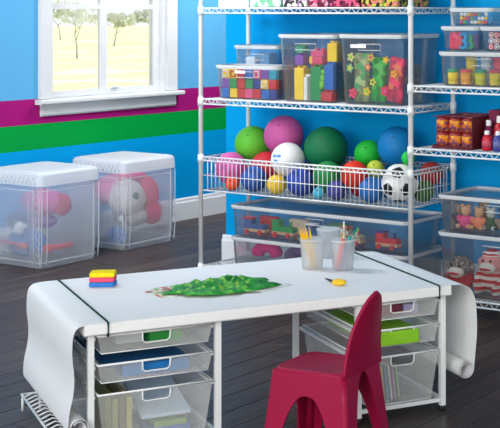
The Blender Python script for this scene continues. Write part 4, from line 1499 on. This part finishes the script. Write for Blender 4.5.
# right unit contents
tob('craft_box', 'plum craft box in the top drawer of the right unit', 'box', mr - 0.02, 0.13, D1, 0.035, 0.06, 0.038, (120, 40, 70))
tob('craft_box', 'lilac craft box in the top drawer of the right unit', 'box', mr + 0.05, 0.13, D1, 0.026, 0.06, 0.034, (170, 160, 200))
tob('folder', 'lime green folder stack in the second drawer of the right unit', 'folder', mr - 0.02, 0.22, D2, 0.080, 0.19, 0.045, (140, 204, 40))
fcols = [(206, 120, 110), (222, 214, 190), (100, 140, 190), (230, 190, 120), (120, 170, 200), (225, 225, 230), (190, 150, 190), (150, 190, 150)]
fn = ['coral', 'cream', 'blue', 'amber', 'sky', 'white', 'mauve', 'sage']
for i, c in enumerate(fcols):
    tob('file_folder', '%s file folder standing in the deep drawer of the right unit' % fn[i], 'folder', UR0 + 0.070 + i * 0.0135, 0.19, D3, 0.0028, 0.11, 0.115, c, 0, (0, -0.12), 0.0015)

# ---- wire rack by the left end
rack = thing('wire_rack', 'low white wire rack on the floor below the left paper roll', 'rack', TB.w(0, 0, 0), TB.a)
zr = 0.05
ra, rb, r0, r1 = -0.116, -0.060, -0.03, 0.71
MB().tube([(ra, r0, zr), (ra, r1, zr), (rb, r1, zr), (rb, r0, zr)], 0.0042, 6, closed=True).build('frame', WIRE, rack)
for i in range(1, 19):
    y = r0 + (r1 - r0) * i / 19
    MB().tube([(ra, y, zr), (ra + 0.03, y, zr + 0.012), (rb, y, zr + 0.004)], 0.0026, 5).build('prong', WIRE, rack)
for x in (ra, rb):
    for y in (r0 + .02, r1 - .02):
        MB().tube([(x, y, 0.0), (x, y, zr - 0.003)], 0.0042, 6).build('foot', WIRE, rack)

# ---- things on the table
TOP = TZ + 0.0009


def tpos(px, py, z=TOP):
    u, v = TB.onz(px, py, z)
    return TB.w(u, v, z)


p = tpos(103, 285.5)
z = TOP
for i, (c, nm, ml_) in enumerate((((60, 130, 210), 'blue', 'bottom'), ((236, 84, 120), 'pink', 'middle'), ((250, 222, 40), 'yellow', 'top'))):
    tag(rbox(0.040, 0.030, 0, 0.0155, 0.004).build('sponge', mat(c, 0.9, 0.1, 0.1, 120, 0.4), None, (p.x, p.y, z), (0, 0, math.radians(3 + 2 * i))), '%s sponge block, %s of the stack of three on the table' % (nm, ml_), 'sponge')
    z += 0.0158

# green painting: crumpled painted sheet on a white sheet
def outline_sheet(name, label, cat, pts_px, material, z0, amp, seed, th=0.0012, sub=14):
    ctr = tpos(sum(a for a, _ in pts_px) / len(pts_px), sum(b for _, b in pts_px) / len(pts_px), TOP)
    poly = [tpos(a, b, TOP) - ctr for a, b in pts_px]
    rnd = random.Random(seed)
    ph_ = [rnd.uniform(0, 6) for _ in range(6)]
    n = len(poly)
    dense = []
    for i in range(n):
        for k in range(4):
            q = poly[i].lerp(poly[(i + 1) % n], k / 4)
            dense.append(q * (1 + amp * 5 * rnd.uniform(-1, 1)))
    n = len(dense)
    mb = MB()
    verts, faces = [], []
    R = 7
    for lay in (1, 0):
        for r_ in range(R):
            f = 1 - r_ / R
            for q in dense:
                x, y = q.x * f, q.y * f
                hgt = amp * (0.5 + 0.5 * math.sin(70 * x + 30 * y + ph_[0]) * math.cos(62 * y - 25 * x + ph_[1])) * (1 - 0.75 * f ** 4) + amp * 0.25 * math.sin(150 * x + ph_[2])* (1 - f ** 4)
                verts.append((x, y, max(0, hgt) + th * lay))
        verts.append((0, 0, amp * 0.6 + th * lay))
    half = R * n + 1
    for lay in range(2):
        o_ = lay * half
        for r_ in range(R - 1):
            for k in range(n):
                faces.append((o_ + r_ * n + k, o_ + r_ * n + (k + 1) % n, o_ + (r_ + 1) * n + (k + 1) % n, o_ + (r_ + 1) * n + k))
        for k in range(n):
            faces.append((o_ + (R - 1) * n + k, o_ + (R - 1) * n + (k + 1) % n, o_ + R * n))
    for k in range(n):
        faces.append((k, (k + 1) % n, half + (k + 1) % n, half + k))
    mb.add(verts, faces, True)
    return tag(mb.build(name, material, None, (ctr.x, ctr.y, z0)), label, cat)


PAINTG = blotch('green_paint', [(10, 84, 34), (16, 110, 44), (40, 160, 40), (24, 130, 60), (70, 176, 50), (150, 200, 80)], 42, 0.55, 'noise')
outline_sheet('paper_sheet', 'white paper sheet under the green painting', 'paper', [(222, 291), (262, 291.5), (292, 285), (258, 281), (215, 284)], PAPER, TOP, 0.004, 2)
outline_sheet('painted_card', 'card painted red and teal at the left end of the green painting', 'painting', [(145, 292), (160, 297.5), (176, 297), (186, 289), (172, 286), (158, 288)], blotch('card_paint', [(230, 226, 190), (60, 150, 110), (200, 96, 80), (240, 240, 236), (140, 180, 60), (90, 160, 130)], 14, 0.6, 'noise'), TOP, 0.003, 4)
outline_sheet('painted_leaves', 'crumpled bright green painted paper in the middle of the table', 'painting', [(164, 295), (198, 298), (232, 296), (258, 292.5), (278, 287), (262, 281), (244, 278.5), (222, 280.5), (205, 284), (180, 287)], PAINTG, TOP + 0.005, 0.024, 6)


# cups
def cup(label, px, py):
    p_ = tpos(px, py)
    t = thing('plastic_cup', label, 'cup', p_, 0)
    MB().lathe([(0.001, 0.0), (0.034, 0.0), (0.0355, 0.003), (0.0435, 0.100), (0.0450, 0.104), (0.0438, 0.106), (0.0418, 0.103), (0.0335, 0.005), (0.001, 0.004)], 28).build('cup_wall', CUP, t)
    MB().lathe([(0.0437, 0.1015), (0.0457, 0.103), (0.0437, 0.1045)], 28).build('rim', CLEAR_RIM, t)
    return p_


c1 = cup('clear plastic cup of yellow pencils on the table', 312.5, 268.5)
c2 = cup('clear plastic cup of brushes and a red marker on the table', 343, 269.5)
mid_ = cup('empty clear plastic cup behind the pencil cup and the brush cup', 328.5, 257)


def stick(name, label, cat, base, tip, r, parts_, group=None):
    """parts_: (name, from, to, radius factor start, radius factor end, colour)"""
    base, tip = Vector(base), Vector(tip)
    L = (tip - base).length
    t = thing(name, label, cat, base, 0, group)
    t.rotation_euler = (tip - base).to_track_quat('Z', 'Y').to_euler()
    for nm, a_, b_, ra_, rb_, c in parts_:
        MB().lathe([(0.0005, a_ * L), (r * ra_, a_ * L + 0.0002), (r * rb_, b_ * L - 0.0002), (0.0005, b_ * L)], 8).build(nm, mat(c, 0.45), t)


cb = c1 + Vector((0, 0, 0.008))
tips = [(-0.052, 0.012), (-0.040, -0.010), (-0.030, 0.014), (-0.022, -0.014), (-0.036, 0.03), (-0.048, -0.004), (-0.014, 0.006)]
for i, (dx, dy) in enumerate(tips):
    a_ = i * 2 * PI / 7
    b_ = cb + Vector((0.012 * math.cos(a_) + 0.006, 0.012 * math.sin(a_), 0))
    tp_ = c1 + Vector((dx * 1.0, dy, 0.150 - 0.006 * (i % 3)))
    stick('pencil', 'yellow pencil in the left cup, %s from the left' % ORD[i], 'pencil', b_, tp_, 0.0036, [('shaft', 0, .86, 1, 1, (248, 196, 24)), ('tip', .86, .97, 1, .35, (222, 180, 120)), ('lead', .97, 1, .35, .1, (50, 60, 40))], 'yellow pencils in the cup')
cb = c2 + Vector((0, 0, 0.008))
stick('marker', 'red marker leaning in the brush cup', 'marker', cb + Vector((-0.018, -0.014, 0.004)), c2 + Vector((0.004, -0.030, 0.112)), 0.0075, [('barrel', 0, .78, 1, 1, (236, 60, 62)), ('cap', .78, 1, 1.05, .9, (240, 110, 100))])
stick('marker', 'teal marker beside the red one in the brush cup', 'marker', cb + Vector((-0.006, 0.0, 0)), c2 + Vector((0.026, -0.012, 0.118)), 0.0065, [('barrel', 0, .75, 1, 1, (40, 120, 190)), ('cap', .75, 1, 1.05, .9, (30, 160, 160))])
for i, (b0, t0, c, tipc, nm) in enumerate((((0, 0.012), (0.004, -0.006), (214, 200, 170), (240, 236, 230), 'white-tipped'), ((-0.012, 0.010), (-0.006, 0.028), (190, 150, 100), (120, 90, 60), 'brown'), ((0.008, 0.014), (0.052, 0.020), (60, 150, 90), (60, 180, 100), 'green-tipped'),
                                           ((0.012, 0.004), (0.040, 0.012), (170, 140, 90), (40, 150, 90), 'dark green-tipped'), ((-0.004, 0.018), (0.016, 0.032), (130, 80, 60), (80, 60, 50), 'dark brown'))):
    stick('paint_brush', '%s paint brush in the right cup' % nm, 'brush', cb + Vector((b0[0], b0[1], 0)), c2 + Vector((t0[0], t0[1], (0.170, 0.160, 0.145, 0.135, 0.150)[i])), 0.0032,
          [('handle', 0, .76, .7, 1, c), ('ferrule', .76, .86, 1.1, 1.2, (190, 190, 195)), ('bristles', .86, 1, 1.3, .5, tipc)], 'brushes in the right cup')
# yellow glue / paint tube lying
p_ = tpos(339, 285.5)
t = thing('paint_tube', 'small yellow paint tube with a dark nozzle lying before the cups', 'tube', p_, math.radians(-10))
MB().ball((0, 0, 0.011), 0.011, 16, 10, (2.3, 1.5, 1)).build('tube_body', mat((246, 196, 34), 0.5), t)
MB().tube([(-0.022, 0, 0.012), (-0.036, 0.006, 0.016), (-0.050, 0.012, 0.019)], 0.004, 8, radii=[0.006, 0.004, 0.002]).build('nozzle', mat((60, 56, 60), 0.5), t)

# ================================================================== THE CHAIR
CHM = mat((156, 8, 62), 0.45, 0.25, 0.04, 12, key='chair_plastic')
fdir = Vector((-0.912, 0.41)).normalized()
ch = thing('child_chair', 'magenta moulded plastic child chair pulled up to the table', 'chair', (-0.412, 3.945, 0), math.atan2(fdir.y, fdir.x))
SZ = 0.285
hx, hy = 0.122, 0.108
mb = MB()
rings = []
for z, d, in ((SZ - 0.014, -0.002), (SZ - 0.006, 0.0), (SZ - 0.001, -0.004), (SZ, -0.010)):
    rings.append(rrect(z, hx + d, hy + d, 0.035, 5))
rings.append(rrect(SZ - 0.004, hx - 0.035, hy - 0.035, 0.03, 5))
rings.append(rrect(SZ - 0.007, hx - 0.085, hy - 0.085, 0.02, 5))
mb.loft(rings, smooth=True)
mb.build('seat', CHM, ch)


def chair_leg(sx, sy):
    """L-shaped moulded leg: half of each neighbouring arched side panel"""
    mb = MB()
    th = 0.007
    for side in (0, 1):
        L = hx if side == 0 else hy
        rear = sx < 0 and side == 1
        cols = 14
        outer, inner = [], []
        for i in range(cols + 1):
            s_ = i / cols                    # 0 at the corner, 1 at mid-side
            d_ = 0.012 + (L - 0.012) * s_
            legw = 0.046
            if d_ <= legw:
                low = 0.0
            else:
                k = (d_ - legw) / (L - legw)
                low = (SZ - (0.070 if not rear else 0.012)) * min(1, (1 - (1 - k) ** 2.4)) ** 0.62
            colv = []
            for zz in (SZ - 0.008, SZ - 0.04, SZ * 0.55, 0.0):
                zz = max(zz, low)
                sp = 0.030 * (1 - zz / SZ)           # legs spread towards the floor
                base = 1 - zz / SZ
                dd = L - d_ * (1 - 0.10 * base * (1 - s_))
                sq = sp * (1 - s_)
                if side == 0:
                    colv.append((sx * (dd + sq), sy * (hy + sp), zz))
                else:
                    colv.append((sx * (hx + sp), sy * (dd + sq), zz))
            outer.append(colv)
            nrm = (0, -sy * th) if side == 0 else (-sx * th, 0)
            inner.append([(a_[0] + nrm[0] - (0 if d_ > th or side else 0), a_[1] + nrm[1], a_[2]) for a_ in colv])
        m_ = len(outer[0])
        v_, f_ = [], []
        for arr in (outer, inner):
            for c_ in arr:
                v_ += c_
        N = (cols + 1) * m_
        for i in range(cols):
            for j in range(m_ - 1):
                a_ = i * m_ + j
                f_.append((a_, a_ + m_, a_ + m_ + 1, a_ + 1))
                f_.append((N + a_, N + a_ + 1, N + a_ + m_ + 1, N + a_ + m_))
            a_ = i * m_ + m_ - 1
            f_.append((a_, a_ + m_, N + a_ + m_, N + a_))
            a_ = i * m_
            f_.append((a_, a_ + m_, N + a_ + m_, N + a_))
        for j in range(m_ - 1):
            f_.append((j, j + 1, N + j + 1, N + j))
            a_ = cols * m_ + j
            f_.append((a_, a_ + 1, N + a_ + 1, N + a_))
        mb.add(v_, f_, False)
    # rounded outer edge of the corner
    mb.tube([(sx * (hx + 0.030 * (1 - z / SZ) - 0.0135), sy * (hy + 0.030 * (1 - z / SZ) - 0.0135), z) for z in (0.0, 0.1, 0.2, SZ - 0.008)], 0.0135, 14)
    return mb.build('leg', CHM, ch)


for sx in (1, -1):
    for sy in (1, -1):
        chair_leg(sx, sy)
# backrest: rounded dome, leaning back and slightly curved
mb = MB()
rows, cols = 16, 14
BT = 0.505
front, back = [], []
for i in range(rows + 1):
    s_ = i / rows
    z = SZ - 0.010 + (BT - SZ + 0.010) * s_
    w_ = hy * (1.0 - 0.30 * s_) * (1 - max(0, (s_ - 0.15) / 0.85) ** 2.4) ** 0.5 if s_ < 1 else 0.004
    w_ = max(w_, 0.004)
    xb = -hx - 0.045 * s_ ** 1.2
    for j in range(cols + 1):
        y = -w_ + 2 * w_ * j / cols
        bow = 0.030 * s_ * (y / hy) ** 2
        front.append((xb + 0.007 + bow, y, z))
        back.append((xb - 0.004 + bow, y, z))
v_ = front + back
f_ = []
N = len(front)
C1 = cols + 1
for i in range(rows):
    for j in range(cols):
        a_ = i * C1 + j
        f_.append((a_, a_ + 1, a_ + C1 + 1, a_ + C1))
        f_.append((N + a_, N + a_ + C1, N + a_ + C1 + 1, N + a_ + 1))
    for j in (0, cols):
        a_ = i * C1 + j
        f_.append((a_, a_ + C1, N + a_ + C1, N + a_))
for i in (0, rows):
    for j in range(cols):
        a_ = i * C1 + j
        f_.append((a_, a_ + 1, N + a_ + 1, N + a_))
mb.add(v_, f_, True)
edge = [v_[i * C1] for i in range(rows + 1)] + [v_[i * C1 + cols] for i in range(rows, -1, -1)]
o = mb.build('backrest', CHM, ch)
md = o.modifiers.new('edge', 'EDGE_SPLIT')
md.split_angle = math.radians(50)
MB().tube([(x - 0.0055, y, z) for x, y, z in edge], 0.0062, 8).build('edge_roll', CHM, o)
